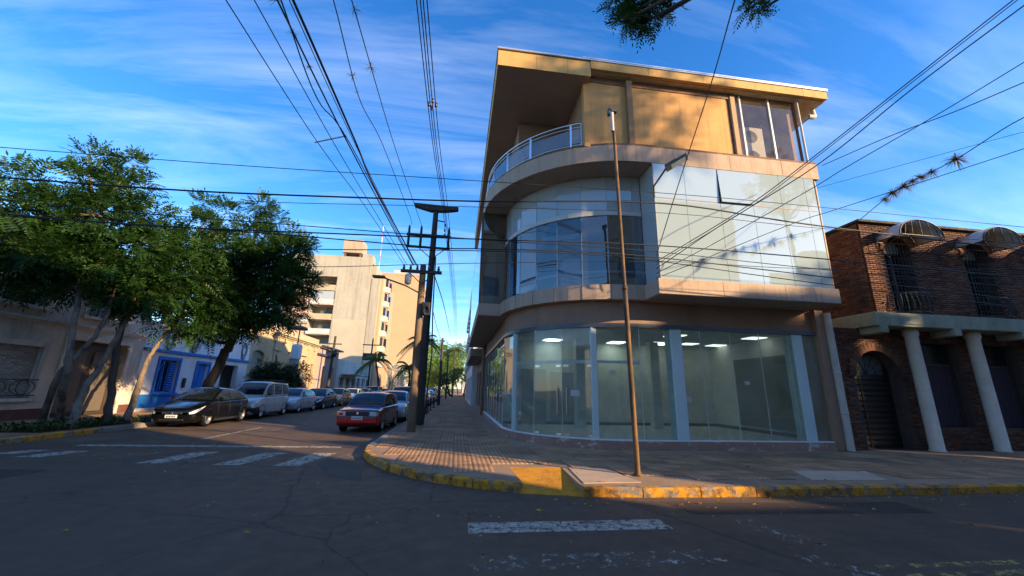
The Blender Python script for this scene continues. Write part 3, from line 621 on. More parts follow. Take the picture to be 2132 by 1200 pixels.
# recess for the air conditioners
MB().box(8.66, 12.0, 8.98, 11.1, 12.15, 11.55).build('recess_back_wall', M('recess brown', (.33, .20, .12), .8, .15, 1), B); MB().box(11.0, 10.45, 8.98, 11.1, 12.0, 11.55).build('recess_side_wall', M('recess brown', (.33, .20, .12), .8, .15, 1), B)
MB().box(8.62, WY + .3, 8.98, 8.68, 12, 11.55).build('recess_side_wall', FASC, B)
for x in (9.0, 10.08): MB().bbox(x - .035, WY - .02, 9.0, x + .035, WY + .06, 11.56, .008).build('recess_post', plain('pale grey post', (.50, .51, .50), .4, .3), B)
MB().bbox(11.03, WY - .02, 9.0, 11.08, WY + .06, 11.56, .008).build('recess_post', BROWN, B)
for a, b in ((8.82, 8.96), (9.04, 10.04), (10.12, 11.03)): pane((a, WY + .02), (b, WY + .02), 9.02, 11.55, glass('recess glass', (.86, .84, .80), .02, .02, .06, (.4, .36, .3)))
for z in (9.0, 11.52): MB().box(8.82, WY - .005, z, 11.05, WY + .05, z + .04).build('recess_rail', BROWN, B)
f = MB().box(9.9, 11.93, 9.8, 10.75, 11.995, 10.6).build('recess_window', WHITE, B); MB().box(9.98, 11.92, 9.88, 10.67, 11.929, 10.52).build('pane', plain('dull dark glass', (.06, .07, .08), .1), f)
MB().box(10.15, 10.9, 9.0, 10.9, 11.0, 9.85).build('low_partition', FASC, B)
MB().tube([(10.72, 10.7, 9.0), (10.72, 10.7, 10.6)], .025, 6).build('recess_pipe', plain('copper brown', (.4, .25, .12), .5), B)
# --- roof
MB().box(.7, 9.9, 11.31, 3.66, 12.6, 11.86).build('roof_fascia_box', ROOFP, B)
MB().box(.7, 12.61, 11.31, 1.92, 26.5, 11.86).build('side_fascia_box', ROOFP, B)
MB().box(.74, 9.95, 11.302, 3.6, 12.44, 11.309).build('soffit', M('tan terrace soffit', (.46, .35, .26), .85, .12, .8, .1), B); MB().box(.74, 12.45, 11.302, 1.74, 26.4, 11.309).build('soffit', M('tan terrace soffit', (.46, .35, .26), .85, .12, .8, .1), B)
MB().box(3.661, 9.88, 11.60, 12.12, 10.0, 11.9).build('roof_fascia', ROOFP, B)
MB().box(3.662, 10.0, 11.575, 12.1, 26.4, 11.62).build('soffit', M('board soffit', (.52, .40, .24), .8, .15, 1.2, .2, stain=(.2, .1, .04), stain_amt=.7, stain_scale=(2, 2, 2)), B)
MB().box(1.93, 12.62, 11.63, 12.11, 26.45, 11.88).build('roof_deck', SOFF, B)
ALU = plain('roof flashing', (.62, .66, .68), .35, .7)
MB().box(.67, 9.85, 11.901, 12.15, 26.5, 11.95).build('roof_flashing', ALU, B)
MB().box(3.4, 9.84, 11.951, 12.16, 10.6, 11.985).build('roof_sheet', plain('bright roof sheet', (.75, .75, .72), .35, .5), B)
MB().tube([(11.75, 10.35, 11.2), (11.95, 10.35, 11.22), (12.05, 10.4, 11.3), (12.07, 10.45, 11.5), (12.07, 10.45, 11.6)], .085, 10).build('gutter_elbow', PVC, B)
MB().tube([(11.75, 10.35, 11.2), (11.2, 11.2, 10.75), (11.18, 12.4, 10.5)], .075, 10).build('gutter_pipe', PVC, B)
MB().tube([(11.13, 10.12, 8.98), (11.13, 10.12, 11.57)], .035, 8).build('downpipe', PVC, B)
MB().tube([(11.04, 9.98, 8.38), (11.05, 9.98, 8.2), (11.02, 9.99, 4.76)], .05, 8).build('downpipe', M('tan pipe', (.40, .30, .2), .6, .2, 3), B)
dp = MB().tube([(11.38, 10.68, 4.2), (11.38, 10.68, .16)], .10, 12).build('downpipe', PVC, B)
for z in (1.2, 2.35, 3.5): MB().lathe([(.112, z - .03), (.112, z + .03)], (11.38, 10.68, 0), n=12).build('pipe_joint', PVC, dp)
mb = MB().tube([(1.3, 9.9, 11.9), (1.3, 9.9, 11.9)], .01, 4)
MB().box(10.8, 10.2, 11.986, 10.84, 10.24, 12.3).box(10.95, 10.2, 11.986, 10.99, 10.24, 12.2).bar((10.82, 10.22, 12.27), (11.0, 10.22, 12.1), .03, .03).build('roof_bracket', DARKM, B)
# railing
rl = thing('terrace_railing', 'curved steel and glass railing round the roofed top terrace', 'railing', (1.6, 11.2, 9.06))
angs = [math.pi + R_(x) for x in (-0.01, 14, 28, 43, 62)] ; rr = 4.36
xe = 3.46; ae = math.pi + math.acos((BC[0] - xe) / rr); angs.append(ae)
pts = [(BC[0] + rr * math.cos(a), BC[1] + rr * math.sin(a)) for a in angs]
pts = [(.84, 20.4), (.84, 18.4), (.84, 16.4)] + pts
fine = [(.84, 20.4)] + [(BC[0] + rr * math.cos(math.pi + (ae - math.pi) * k / 24), BC[1] + rr * math.sin(math.pi + (ae - math.pi) * k / 24)) for k in range(25)]
MB().tube([(x, y, 9.93) for x, y in fine], .032, 8).build('top_rail', STEEL, rl); MB().tube([(x, y, 9.80) for x, y in fine], .018, 6).build('mid_rail', STEEL, rl); MB().tube([(x, y, 9.16) for x, y in fine], .022, 6).build('bottom_rail', STEEL, rl)
for x, y in pts: MB().bbox(x - .035, y - .03, 9.05, x + .035, y + .03, 9.92, .006).build('post', STEEL, rl)
for p, q in zip(pts, pts[1:]): pane(p, q, 9.18, 9.79, GL_RAIL, rl, gap=.05)
# air conditioners in the recess
ACW = plain('air conditioner casing', (.66, .63, .55), .5); ACD = plain('fan grille', (.10, .09, .08), .6)
def aircon(x, y, z, w, h, d, fans, label):
    t = thing('air_conditioner', label, 'air conditioner', (x + w / 2, y + d / 2, z), 'air conditioners in the top corner recess')
    MB().bbox(x, y, z, x + w, y + d, z + h, .02).build('casing', ACW, t)
    for k in range(fans):
        cz = z + h * (k + .5) / fans; r_ = min(w * .3, h / fans * .42)
        gr = MB()
        for q in (1, .8, .6, .4, .2): gr.tube([(x + w * .38 + r_ * q * math.cos(a * .5236), y - .012, cz + r_ * q * math.sin(a * .5236)) for a in range(13)], .006, 4, caps=False)
        MB().lathe([(r_ * 1.02, y - .006), (r_ * 1.02, y + .004)], (x + w * .38, 0, cz), 'Y', 20).build('fan', ACD, t); gr.build('grille', ACW, t)
    for sx in (x + .08, x + w - .14): MB().box(sx, y + .03, z - .08, sx + .06, y + d - .03, z).build('foot', ACD, t)
    return t
def ac_at(px0, px1, pyt, y, h, d, fans, label, zb_=None):
    x0_ = at_y(px0, 300, y)[0]; x1_ = at_y(px1, 300, y)[0]; zt_ = at_y((px0 + px1) / 2, pyt, y)[2]; z0_ = zb_ if zb_ is not None else zt_ - h
    aircon(x0_, y, z0_, x1_ - x0_, zt_ - z0_, d, fans, label)
ac_at(1549, 1592, 266, 10.62, 1.2, .36, 2, 'tall two-fan air conditioner standing in the top right recess', 9.14)
ac_at(1546, 1566, 216, 11.3, .5, .3, 1, 'small air conditioner hung high at the left of the recess')
ac_at(1590, 1612, 230, 11.2, .5, .32, 1, 'air conditioner hung under the recess ceiling in the middle')
ac_at(1612, 1634, 272, 11.2, .45, .3, 1, 'low air conditioner beside the recess window')
# street light fixed to the glass bay corner
sl = thing('street_light', 'grey LED street light on a bracket at the glass bay corner', 'street light', (5.5, 9.86, 7.5))
h0 = at_y(1386, 352, 9.25); h1 = at_y(1430, 326, 8.9)
a_ = Vector((5.47, 9.86, 7.6)); d_ = (Vector(h1) - Vector(h0)).normalized()
MB().tube([a_ - Vector((0, 0, .35)), a_, Vector(h0), Vector(h0) + d_ * .1], .03, 8).build('arm', plain('grey lamp arm', (.08, .075, .07), .5), sl)
q = d_.to_track_quat('X', 'Z').to_matrix(); cc = (Vector(h0) + Vector(h1)) / 2
hd = MB(); hd.obox(cc, ((Vector(h1) - Vector(h0)).length / 2, .14, .032), q).obox(cc + q @ Vector((-.12, 0, .05)), (.16, .10, .03), q); hd.build('lamp_head', plain('lamp head grey', (.07, .062, .055), .5), sl)
MB().obox(cc + q @ Vector((.05, 0, -.042)), (.2, .12, .006), q).build('lens', plain('lamp lens', (.7, .72, .72), .2), sl)
# rusty pole at the kerb
pb = at_z(1328, 990, .15); pt = at_y(1275, 232, pb[1])
RUST = M('rusty painted steel', (.19, .105, .038), .7, .35, 3, .3, 60, stain=(.045, .024, .014), stain_amt=.95, stain_scale=(2, 2, .45), stain_lo=.42, stain_hi=.6)
rpole = thing('steel_pole', 'tall bare rusty steel pole standing by the kerb', 'pole', tuple(pb))
P0, P1 = Vector(pb), Vector(pt); MB().tube([P0, P0.lerp(P1, .45), P0.lerp(P1, .46), P1], [.052, .050, .041, .035], 14).build('shaft', RUST, rpole)
MB().lathe([(.064, 0), (.064, .05)], tuple(P0.lerp(P1, .45)), n=14).build('collar', RUST, rpole); MB().lathe([(.085, 0), (.08, .03)], tuple(P0), n=14).build('base_ring', RUST, rpole)
MB().obox(P1 + Vector((0, 0, .02)), (.10, .05, .05)).obox(P1 + Vector((-.08, 0, -.05)), (.03, .05, .07)).build('top_bracket', plain('black bracket', (.03, .03, .03), .5), rpole)
MB().tube([P1 + Vector((-.045, -.06, -.1)), P1 + Vector((-.04, -.06, -.6))], .04, 8).build('cable_sleeve', plain('grey sleeve', (.45, .45, .45), .5), rpole)
# ================================================================== brick house on the right
H = thing('brick_house', 'dark brick house with arched barred windows, barrel awnings and white columns', 'house', (16, 11, .15))
MORTB = M('dark mortar', (.07, .05, .04), .95, .3, 3, .4, 30)
BRICK = M('old dark red brick', (.155, .060, .033), .85, .3, 6, .4, 60, stain=(.03, .022, .018), stain_amt=.85, stain_scale=(1.1, 1.1, .8), stain_lo=.44, stain_hi=.66, island=.38, obj=.01)
GREENC = M('mossy green concrete', (.27, .28, .20), .85, .25, 1.5, .35, 30, stain=(.08, .075, .055), stain_amt=.7, stain_scale=(1.6, 1.6, .6))
IRON = plain('black wrought iron', (.012, .012, .012), .45); COLW = M('white rough column', (.60, .53, .44), .85, .15, 3, .5, 35, stain=(.2, .18, .15), stain_amt=.4)
DGL = plain('dark house glass', (.012, .014, .016), .06, spec=.6)
UY, GY, SLZ0, SLZ1, UT = 10.6, 10.95, 3.82, 4.25, 7.4
HX0, HX1 = 13.15, 22.0
win_c = (14.45, 17.6); UW = [Op(c - .5, c + .5, 4.42, 6.45, .5) for c in win_c] + [Op(20.2, 21.2, 4.42, 6.45, .5)]
DOOR = Op(12.3, 13.95, .15, 2.3, .82); SW = [Op(14.62, 16.35, .82, 3.45), Op(16.98, 18.7, .82, 3.45), Op(19.3, 21.0, .82, 3.45)]
w = MB(); facade(w, (0, UY + .03, 0), (1, 0, 0), (0, -1, 0), HX0, HX1, SLZ1, UT, UW, .5); w.add([(HX0, UY + .03, SLZ1), (HX0, 16, SLZ1), (HX0, 16, UT), (HX0, UY + .03, UT)], [(0, 1, 2, 3)])
w.add([(HX0, UY + .03, UT), (HX1, UY + .03, UT), (HX1, 16, UT), (HX0, 16, UT)], [(0, 1, 2, 3)]); w.build('upper_wall', MORTB, H)
w = MB(); facade(w, (0, GY + .03, 0), (1, 0, 0), (0, -1, 0), 11.45, HX1, .1, SLZ0, [DOOR] + SW, .4); w.build('ground_wall', MORTB, H)
MB().box(11.42, 11.6, .1, 22, 16, SLZ0 - .01).build('core', M('black interior', (.01, .01, .01), .9), H); MB().box(HX0 + .3, UY + .8, SLZ1 + .01, 21.9, 15.9, UT - .05).build('core', M('black interior', (.01, .01, .01), .9), H)
MB().bbox(12.65, 10.28, SLZ0, 22, 16, SLZ1, .02).build('balcony_slab', GREENC, H)
for x in (12.75, 15.4, 18.0): MB().bbox(x, 10.26, SLZ0 - .22, x + .28, 10.95, SLZ0 + .01, .02).build('slab_bracket', GREENC, H)
MB().box(HX0 - .1, UY - .12, UT + .002, HX1, 16, UT + .08).build('roof_edge', M('dark roof edge', (.03, .022, .02), .8), H)
# bricks: the 300 that show largest are single parts, the others one mass
def brick_verts(c, L, Hh, D, front):
    ch = .006; vs = []
    for dd, e in ((.05, 0), (-D + .006, 0), (-D, -ch)):
        for sa, sz in ((-1, -1), (1, -1), (1, 1), (-1, 1)):
            a = sa * (L / 2 + e); z = sz * (Hh / 2 + e); vs.append((c[0] + a, c[1] + dd, c[2] + z) if front else (c[0] + dd, c[1] + a, c[2] + z))
    return vs, [(8, 9, 10, 11)] + [(4 * l + k, 4 * l + (k + 1) % 4, 4 * l + 4 + (k + 1) % 4, 4 * l + 4 + k) for l in (0, 1) for k in range(4)]
BL, BH_, CR = .235, .052, .068; bricks = []
def courses(a0, a1, z0, z1, ops, fixed, front):
    k = 0; z = z0 + CR / 2
    while z < z1 - .02:
        a = a0 + (0 if k % 2 else -(BL + .013) / 2)
        while a < a1:
            s, e = max(a, a0), min(a + BL, a1); m = (s + e) / 2
            if e - s > .06 and not any(o.inside(s + .02, z, .02) or o.inside(e - .02, z, .02) for o in ops): bricks.append(((m, fixed, z) if front else (fixed, m, z), e - s, front))
            a += BL + .013
        z += CR; k += 1
courses(HX0, HX1, SLZ1, UT, UW, UY + .03, True); courses(UY + .05, 13.0, SLZ1, UT, [], HX0, False); courses(11.45, 19.2, .16, SLZ0, [DOOR] + SW, GY + .03, True)
bricks.sort(key=lambda b: (not in_view(b[0], b[0][2]), abs(b[1] - BL) > .01, not b[2], np.linalg.norm(np.array(b[0]) - CAM)))
bme = MB(); bme.add(*brick_verts((0, 0, 0), BL, BH_, .03, True)); brick_me = bme.mesh('brick'); brick_me.materials.append(M('old dark red brick single', (.155, .060, .033), .85, .3, 6, .4, 60, stain=(.03, .022, .018), stain_amt=.8, stain_scale=(1.1, 1.1, .8), stain_lo=.44, stain_hi=.66, obj=.42))
n = 0; rest = MB()
for c, L, fr in bricks:
    if n < 300 and fr and abs(L - BL) < .01:
        o = bpy.data.objects.new('brick', brick_me); col.objects.link(o); o.parent = H; o.matrix_parent_inverse = Matrix.Translation(-parent_loc(H)); o.location = (c[0], c[1] + random.uniform(-.006, .006), c[2]); n += 1
    else: rest.add(*brick_verts((c[0], c[1] + (random.uniform(-.006, .006) if fr else 0), c[2]), L, BH_ * random.uniform(.93, 1.05), .03, fr))
rest.build('bricks', BRICK, H, kind='stuff', fix=False)
def arch_ring(op, y, n=15, t=.22):
    c = (op.a0 + op.a1) / 2; r_ = (op.a1 - op.a0) / 2
    for k in range(n):
        a = math.pi * (k + .5) / n; w_ = math.pi * (r_ + t / 2) / n / 2 * .9
        rot = Matrix.Rotation(-(a - math.pi / 2), 3, 'Y')
        MB().obox((c + (r_ + t / 2) * math.cos(a), y, op.z1 + (op.arch / r_) * (r_ + t / 2) * math.sin(a)), (w_, .05, t / 2), rot).build('arch_brick', BRICK, H)
arch_ring(DOOR, GY + .01, 21, .24)
for o_ in UW: arch_ring(o_, UY + .01, 13, .18)
# upper windows: glass, bars, balcony basket, barrel awning
for wi, op in enumerate(UW):
    c = (op.a0 + op.a1) / 2
    wn = MB(); wn.box(op.a0, UY + .33, op.z0, op.a1, UY + .36, op.z1 + .45); wo_ = wn.build('window', DGL, H)
    fr = MB(); fr.box(op.a0, UY + .26, op.z0, op.a0 + .06, UY + .33, op.z1).box(op.a1 - .06, UY + .26, op.z0, op.a1, UY + .33, op.z1).box(op.a0, UY + .26, op.z1 - .05, op.a1, UY + .325, op.z1 + .02).box(c - .03, UY + .265, op.z0, c + .03, UY + .33, op.z1)
    for k in range(1, 4): fr.box(op.a0, UY + .28, op.z0 + (op.z1 - op.z0) * k / 4, op.a1, UY + .32, op.z0 + (op.z1 - op.z0) * k / 4 + .03)
    fr.build('frame', plain('dark wood frame', (.05, .03, .02), .6), wo_)
    MB().box(op.a0 + .06, UY + .3, op.z1 + .04, op.a1 - .06, UY + .32, op.z1 + .4).build('fanlight_pane', plain('pale fanlight', (.35, .38, .38), .2), wo_)
    gb = MB()
    for k in range(8):
        x = op.a0 + .03 + (op.a1 - op.a0 - .06) * k / 7; gb.tube([(x, UY - .02, op.z0), (x, UY - .02, op.top(x) - .05)], .009, 5)
    for k in range(9): z = op.z0 + .1 + k * .24; gb.tube([(op.a0, UY - .02, z), (op.a1, UY - .02, z)], .008, 5)
    gb.build('window_bars', IRON, H)
    bb = MB()
    for k in range(13):
        a = math.pi * k / 12; x = c - .62 * math.cos(a); y = UY - .05 - .30 * math.sin(a); bb.tube([(x, y, 4.32), (c - .68 * math.cos(a), UY - .05 - .38 * math.sin(a), 4.55), (x, y, 4.95)], .01, 5)
    for z, s in ((4.33, 1), (4.95, 1)): bb.tube([(c - .62 * math.cos(math.pi * k / 12), UY - .05 - .30 * math.sin(math.pi * k / 12), z) for k in range(13)], .014, 6)
    bb.build('balcony_basket', IRON, H)
    aw = thing('barrel_awning', ('translucent barrel awning over the arched window nearest the glass building', 'translucent barrel awning over the second arched window', 'barrel awning over the arched window farthest along')[wi], 'awning', (c, UY - .4, 6.8), 'barrel awnings on the brick house')
    pts = [(math.cos(math.pi * k / 14), math.sin(math.pi * k / 14)) for k in range(15)]
    sh = MB(); vs = []
    for (ca, sa) in pts:
        for y in (UY - .01, UY - .8): vs.append((c + .82 * ca, y, 6.72 + .55 * sa)); vs.append((c + .81 * ca, y, 6.712 + .542 * sa))
    fs = []
    for k in range(14): b = 4 * k; fs += [(b, b + 4, b + 6, b + 2), (b + 1, b + 3, b + 7, b + 5), (b + 2, b + 6, b + 7, b + 3), (b, b + 1, b + 5, b + 4)]
    sh.add(vs, fs, True); sh.build('sheet', glass('milky polycarbonate', (.55, .55, .55), .06, .15, .2, (.6, .58, .55), solid=.55, solidc=(.55, .52, .50)), aw)
    fm = MB()
    for y in (UY - .03, UY - .8): fm.tube([(c + .82 * ca, y, 6.71 + .55 * sa) for ca, sa in pts], .018, 6); fm.tube([(c - .82, y, 6.71), (c + .82, y, 6.71)], .016, 6)
    for k in (3, 5, 7, 9, 11): fm.tube([(c + .82 * pts[k][0], UY - .8, 6.71), (c + .82 * pts[k][0] * .85, UY - .8, 6.71 + .55 * pts[k][1])], .012, 5)
    for s in (-1, 1): fm.tube([(c + s * .82, UY - .03, 6.71), (c + s * .82, UY - .8, 6.71)], .015, 5); fm.tube([(c + s * .82, UY - .03, 6.35), (c + s * .82, UY - .85, 6.70)], .014, 5)
    fm.build('frame', IRON, aw)
# arched door with leaf ironwork
dr = MB().box(12.3, GY + .38, .15, 13.95, GY + .42, 3.1).build('door', plain('black door', (.012, .010, .009), .4), H)
pn = MB()
for k in range(13):
    z = .25 + k * .165; pn.bbox(12.36, GY + .345, z, 12.78, GY + .379, z + .13, .015).bbox(12.84, GY + .345, z, 13.89, GY + .379, z + .13, .015)
pn.build('door_louvres', plain('black louvre', (.016, .014, .013), .3), dr)
MB().tube([(12.81, GY + .36, .2), (12.81, GY + .36, 2.35)], .025, 6).tube([(12.3, GY + .36, 2.36), (13.95, GY + .36, 2.36)], .03, 6).build('door_frame', IRON, dr)
fl_ = MB()
for k in range(7): a = math.pi * (k + .5) / 7; fl_.tube([(13.125, GY + .35, 2.38), (13.125 + .78 * math.cos(a), GY + .35, 2.38 + .75 * math.sin(a))], .012, 5)
for r_ in (.35, .78): fl_.tube([(13.125 + r_ * math.cos(math.pi * k / 12), GY + .35, 2.38 + r_ * .95 * math.sin(math.pi * k / 12)) for k in range(13)], .014, 5)
fl_.build('fanlight_grille', IRON, dr); MB().box(12.5, GY + .36, 2.4, 13.75, GY + .375, 3.0).build('fanlight_pane', plain('grey fanlight', (.10, .11, .11), .15), dr)
for wi, op in enumerate(SW):
    wn = MB().box(op.a0, GY + .3, op.z0, op.a1, GY + .33, op.z1).build('window', DGL, H)
    cu = MB(); n_ = 22; vs = []
    for k in range(n_ + 1):
        x = op.a0 + .02 + (op.a1 - op.a0 - .04) * k / n_; y = GY + .275 + (.022 if k % 2 else 0); vs += [(x, y, op.z0 + .02), (x, y, op.z1 - .7)]
    cu.add(vs, [(2 * k, 2 * k + 2, 2 * k + 3, 2 * k + 1) for k in range(n_)]); cu.build('curtain', plain('dark plum curtain', (.035, .022, .03), .8), wn, fix=False)
    MB().box(op.a0, GY + .24, op.z1 - .72, op.a1, GY + .29, op.z1 - .66).box(op.a0, GY + .24, op.z0, op.a0 + .05, GY + .29, op.z1).box(op.a1 - .05, GY + .24, op.z0, op.a1, GY + .29, op.z1).build('frame', plain('dark wood frame', (.05, .03, .02), .6), wn)
for x in (14.28, 16.62, 18.98):
    MB().lathe([(.20, .15), (.20, .2), (.175, .22), (.165, SLZ0 - .25), (.2, SLZ0 - .2), (.2, SLZ0 - .001)], (x, 10.66, 0), n=18).build('column', COLW, H)
MB().tube([(13.0, 10.33, 4.5), (13.0, 10.2, 4.55)], .02, 6).build('wall_lamp_arm', IRON, H); MB().lathe([(.02, 3.72), (.07, 3.66), (.06, 3.58)], (13.05, 10.4, 0), n=10).build('slab_lamp', IRON, H)
# ================================================================== houses along the left side (front at x = FX)
FX = -16.0
def hx(): return ((FX, 0, 0), (0, 1, 0), (1, 0, 0))
def rect_win(par, y0, y1, z0, z1, d=.22, glassm=None, framem=None, bars=0, nx=2, nz=2):
    g_ = glassm or DGL; f_ = framem or WHITE
    w_ = MB().box(FX - d - .03, y0, z0, FX - d, y1, z1).build('window', g_, par)
    fr = MB()
    for k in range(nx + 1): y = y0 + (y1 - y0 - .06) * k / nx; fr.box(FX - d, y, z0, FX - d + .05, y + .06, z1)
    for k in range(nz + 1): z = z0 + (z1 - z0 - .06) * k / nz; fr.box(FX - d, y0, z, FX - d + .045, y1, z + .06)
    fr.build('frame', f_, w_); return w_
def surround(par, op, mat, t=.16, p=.05, sill=True):
    m_ = MB(); m_.box(FX, op.a0 - t, op.z0, FX + p, op.a0, op.z1 + t).box(FX, op.a1, op.z0, FX + p, op.a1 + t, op.z1 + t).box(FX, op.a0, op.z1, FX + p - .004, op.a1, op.z1 + t)
    if sill: m_.box(FX, op.a0 - t - .05, op.z0 - .12, FX + p + .07, op.a1 + t + .05, op.z0 - .004)
    m_.build('surround', mat, par)
def cornice(par, y0, y1, z, mat, steps=((.10, .12), (.2, .1), (.3, .12))):
    m_ = MB(); zz = z
    for pr, h in steps: m_.box(FX - .1, y0 - pr * .0, zz, FX + pr, y1, zz + h); zz += h
    m_.build('cornice', mat, par); return zz
def mass(par, y0, y1, z0, z1, mat, depth=12, name='rear_walls'):
    MB().add([(FX, y0, z0), (FX - depth, y0, z0), (FX - depth, y1, z0), (FX, y1, z0), (FX, y0, z1), (FX - depth, y0, z1), (FX - depth, y1, z1), (FX, y1, z1)], [(0, 1, 5, 4), (1, 2, 6, 5), (2, 3, 7, 6), (4, 5, 6, 7)]).build(name, mat, par, fix=False)
# grey two-storey house
GREY = M('weathered grey render', (.64, .55, .46), .9, .2, .6, .3, 30, stain=(.13, .12, .10), stain_amt=.75, stain_scale=(.9, .9, .3)); GREY2 = M('grey moulding', (.68, .59, .50), .9, .15, 1, .2, 40, stain=(.15, .13, .12), stain_amt=.6)
G = thing('grey_house', 'weathered grey old house with bricked-up window behind the leaning trees', 'house', (FX, 17, .15))
gops = [Op(14.9, 17.6, .95, 2.85), Op(18.6, 21.6, .15, 3.3), Op(14.6, 17.2, 4.35, 6.2), Op(19.0, 20.8, 4.35, 6.2), Op(11.4, 13.2, .95, 2.85)]
w = MB(); facade(w, *hx(), 10.6, 22.55, .1, 7.0, gops, .35); w.build('front_wall', GREY, G); mass(G, 10.6, 22.55, .1, 7.0, GREY)
MB().box(FX, 10.6, .1, FX + .05, 18.55, .55).box(FX, 21.65, .1, FX + .05, 22.55, .55).build('base_course', M('dark red base', (.14, .06, .045), .85, .3, 3, .3), G)
for o_ in gops: surround(G, o_, GREY2, .2, .07, sill=o_.z0 > .5)
cornice(G, 10.6, 22.55, 6.9, GREY2, ((.12, .12), (.3, .12), (.42, .14))); cornice(G, 10.6, 22.55, 3.75, GREY2, ((.06, .1), (.12, .08)))
bw = MB().box(FX - .14, 14.9, .95, FX - .10, 17.6, 2.85).build('bricked_up_window', M('cement', (.30, .28, .25), .95, .2, 2, .4, 30), G)
bme2 = MB(); bme2.add(*brick_verts((0, 0, 0), .21, .06, .0, False)); gb_me = bme2.mesh('grey_brick'); gb_me.materials.append(M('grey block', (.34, .32, .29), .9, .2, 4, .4, 40, obj=.25))
for r_ in range(26):
    for k in range(13):
        y = 15.0 + k * .222 - (.11 if r_ % 2 else 0)
        if y < 15.01 or y > 17.5: continue
        o = bpy.data.objects.new('brick', gb_me); col.objects.link(o); o.parent = bw; o.location = (FX - .085 + random.uniform(-.006, .004), y, .99 + r_ * .0725); o.rotation_euler = (0, 0, math.pi)
ir = MB(); ir.tube([(FX + .09, 14.75, 1.62), (FX + .09, 17.75, 1.62)], .018, 6).tube([(FX + .09, 14.75, 1.05), (FX + .09, 17.75, 1.05)], .018, 6)
for k in range(3):
    cy_ = 15.2 + k * 1.02; ir.tube([(FX + .09, cy_ + .45 * math.cos(a * .3927), 1.335 + .26 * math.sin(a * .3927)) for a in range(17)], .013, 5)
    ir.tube([(FX + .09, cy_ + .22 * math.cos(a * .3927), 1.335 + .26 * math.sin(a * .3927)) for a in range(17)], .013, 5)
ir.build('iron_guard', IRON, G)
dg = MB().box(FX - .36, 18.6, .15, FX - .32, 21.6, 3.3).build('door', plain('dark brown door', (.045, .032, .025), .6), G)
for k in range(2): MB().bbox(FX - .32, 18.75 + k * 1.5, .3, FX - .27, 19.9 + k * 1.4, 2.9, .03).build('door_leaf', plain('worn brown leaf', (.12, .095, .075), .7), dg)
for y0, y1 in ((14.6, 17.2), (19.0, 20.8)):
    rect_win(G, y0, y1, 4.35, 6.2, .3)
    ig = MB(); ig.tube([(FX + .1, y0 - .1, 5.1), (FX + .1, y1 + .1, 5.1)], .018, 6).tube([(FX + .1, y0 - .1, 4.45), (FX + .1, y1 + .1, 4.45)], .018, 6)
    for k in range(4): cy_ = y0 + (y1 - y0) * (k + .5) / 4; ig.tube([(FX + .1, cy_ + .25 * math.cos(a * .3927), 4.78 + .3 * math.sin(a * .3927)) for a in range(17)], .012, 5)
    ig.build('iron_guard', IRON, G)
rect_win(G, 11.4, 13.2, .95, 2.85)
# blue and white house
WB = M('white blue-tinged render', (.82, .81, .82), .85, .1, .7, .2, 35, stain=(.30, .31, .34), stain_amt=.5, stain_scale=(1, 1, .3)); BLU = M('bright blue paint', (.025, .19, .60), .55, .15, 1, .1, 40, stain=(.015, .08, .25), stain_amt=.4)
Hb = thing('blue_white_house', 'low white house with bright blue trim, window and door', 'house', (FX, 28, .15))
bops = [Op(23.9, 25.4, 1.08, 2.85), Op(27.1, 28.25, .3, 2.8), Op(29.75, 31.75, .2, 2.9)]
w = MB(); facade(w, *hx(), 22.57, 33.0, .1, 4.6, bops, .3); w.build('front_wall', WB, Hb); mass(Hb, 22.57, 33.0, .1, 4.6, WB)
MB().box(FX, 22.6, .32, FX + .03, 27.0, 1.0).box(FX, 28.35, .32, FX + .03, 29.7, 1.0).build('blue_dado', BLU, Hb); MB().box(FX, 22.57, .1, FX + .06, 29.7, .319).build('plinth', GREY2, Hb)
MB().box(FX, 22.57, 3.22, FX + .16, 33.0, 3.36).build('blue_string_course', BLU, Hb)
MB().box(FX - .3, 22.57, 4.602, FX + .12, 33.0, 4.75).build('parapet_cap', WB, Hb)
# scrolled parapet
for c0 in (24.5, 31.7):
    MB().add([(FX - .28, c0 + .95 * math.cos(math.pi * k / 12), 4.752 + .55 * math.sin(math.pi * k / 12)) for k in range(13)] + [(FX + .05, c0 + .95 * math.cos(math.pi * k / 12), 4.752 + .55 * math.sin(math.pi * k / 12)) for k in range(13)],
             [tuple(range(13)), tuple(range(25, 12, -1))] + [(k, k + 1, 14 + k, 13 + k) for k in range(12)] + [(0, 13, 25, 12)]).build('parapet_crest', WB, Hb)
GM = M('grey ornament', (.25, .27, .29), .8, .2, 3)
for cy_ in (24.3, 26.4, 32.1):
    od = MB()
    for r_ in (.5, .36): od.tube([(FX + .05, cy_ + r_ * .7 * math.cos(a * .3927), 4.05 + r_ * math.sin(a * .3927)) for a in range(17)], .035, 6)
    for k in range(3): od.tube([(FX + .05, cy_ - .35 + .1 * k, 3.55 - .04 * k), (FX + .05, cy_, 3.45 - .06 * k), (FX + .05, cy_ + .35 - .1 * k, 3.55 - .04 * k)], .025, 5)
    od.build('plaster_ornament', GM, Hb)
for o_ in bops[:2]: surround(Hb, o_, BLU, .16, .06)
wb_ = rect_win(Hb, 23.9, 25.4, 1.08, 2.85, .2, framem=BLU, nx=3, nz=1)
sh = MB()
for k in range(12): sh.box(FX - .14, 24.9, 1.2 + k * .13, FX - .10, 25.35, 1.29 + k * .13)
sh.build('shutter', BLU, wb_)
ml_ = MB(); ml_.bar((FX - .12, 23.95, 1.9), (FX - .12, 24.4, 2.8), .05, .05).bar((FX - .12, 24.4, 2.8), (FX - .12, 24.5, 1.2), .05, .05); ml_.build('casement', BLU, wb_)
db = MB().box(FX - .24, 27.1, .3, FX - .2, 28.25, 2.8).build('door', BLU, Hb)
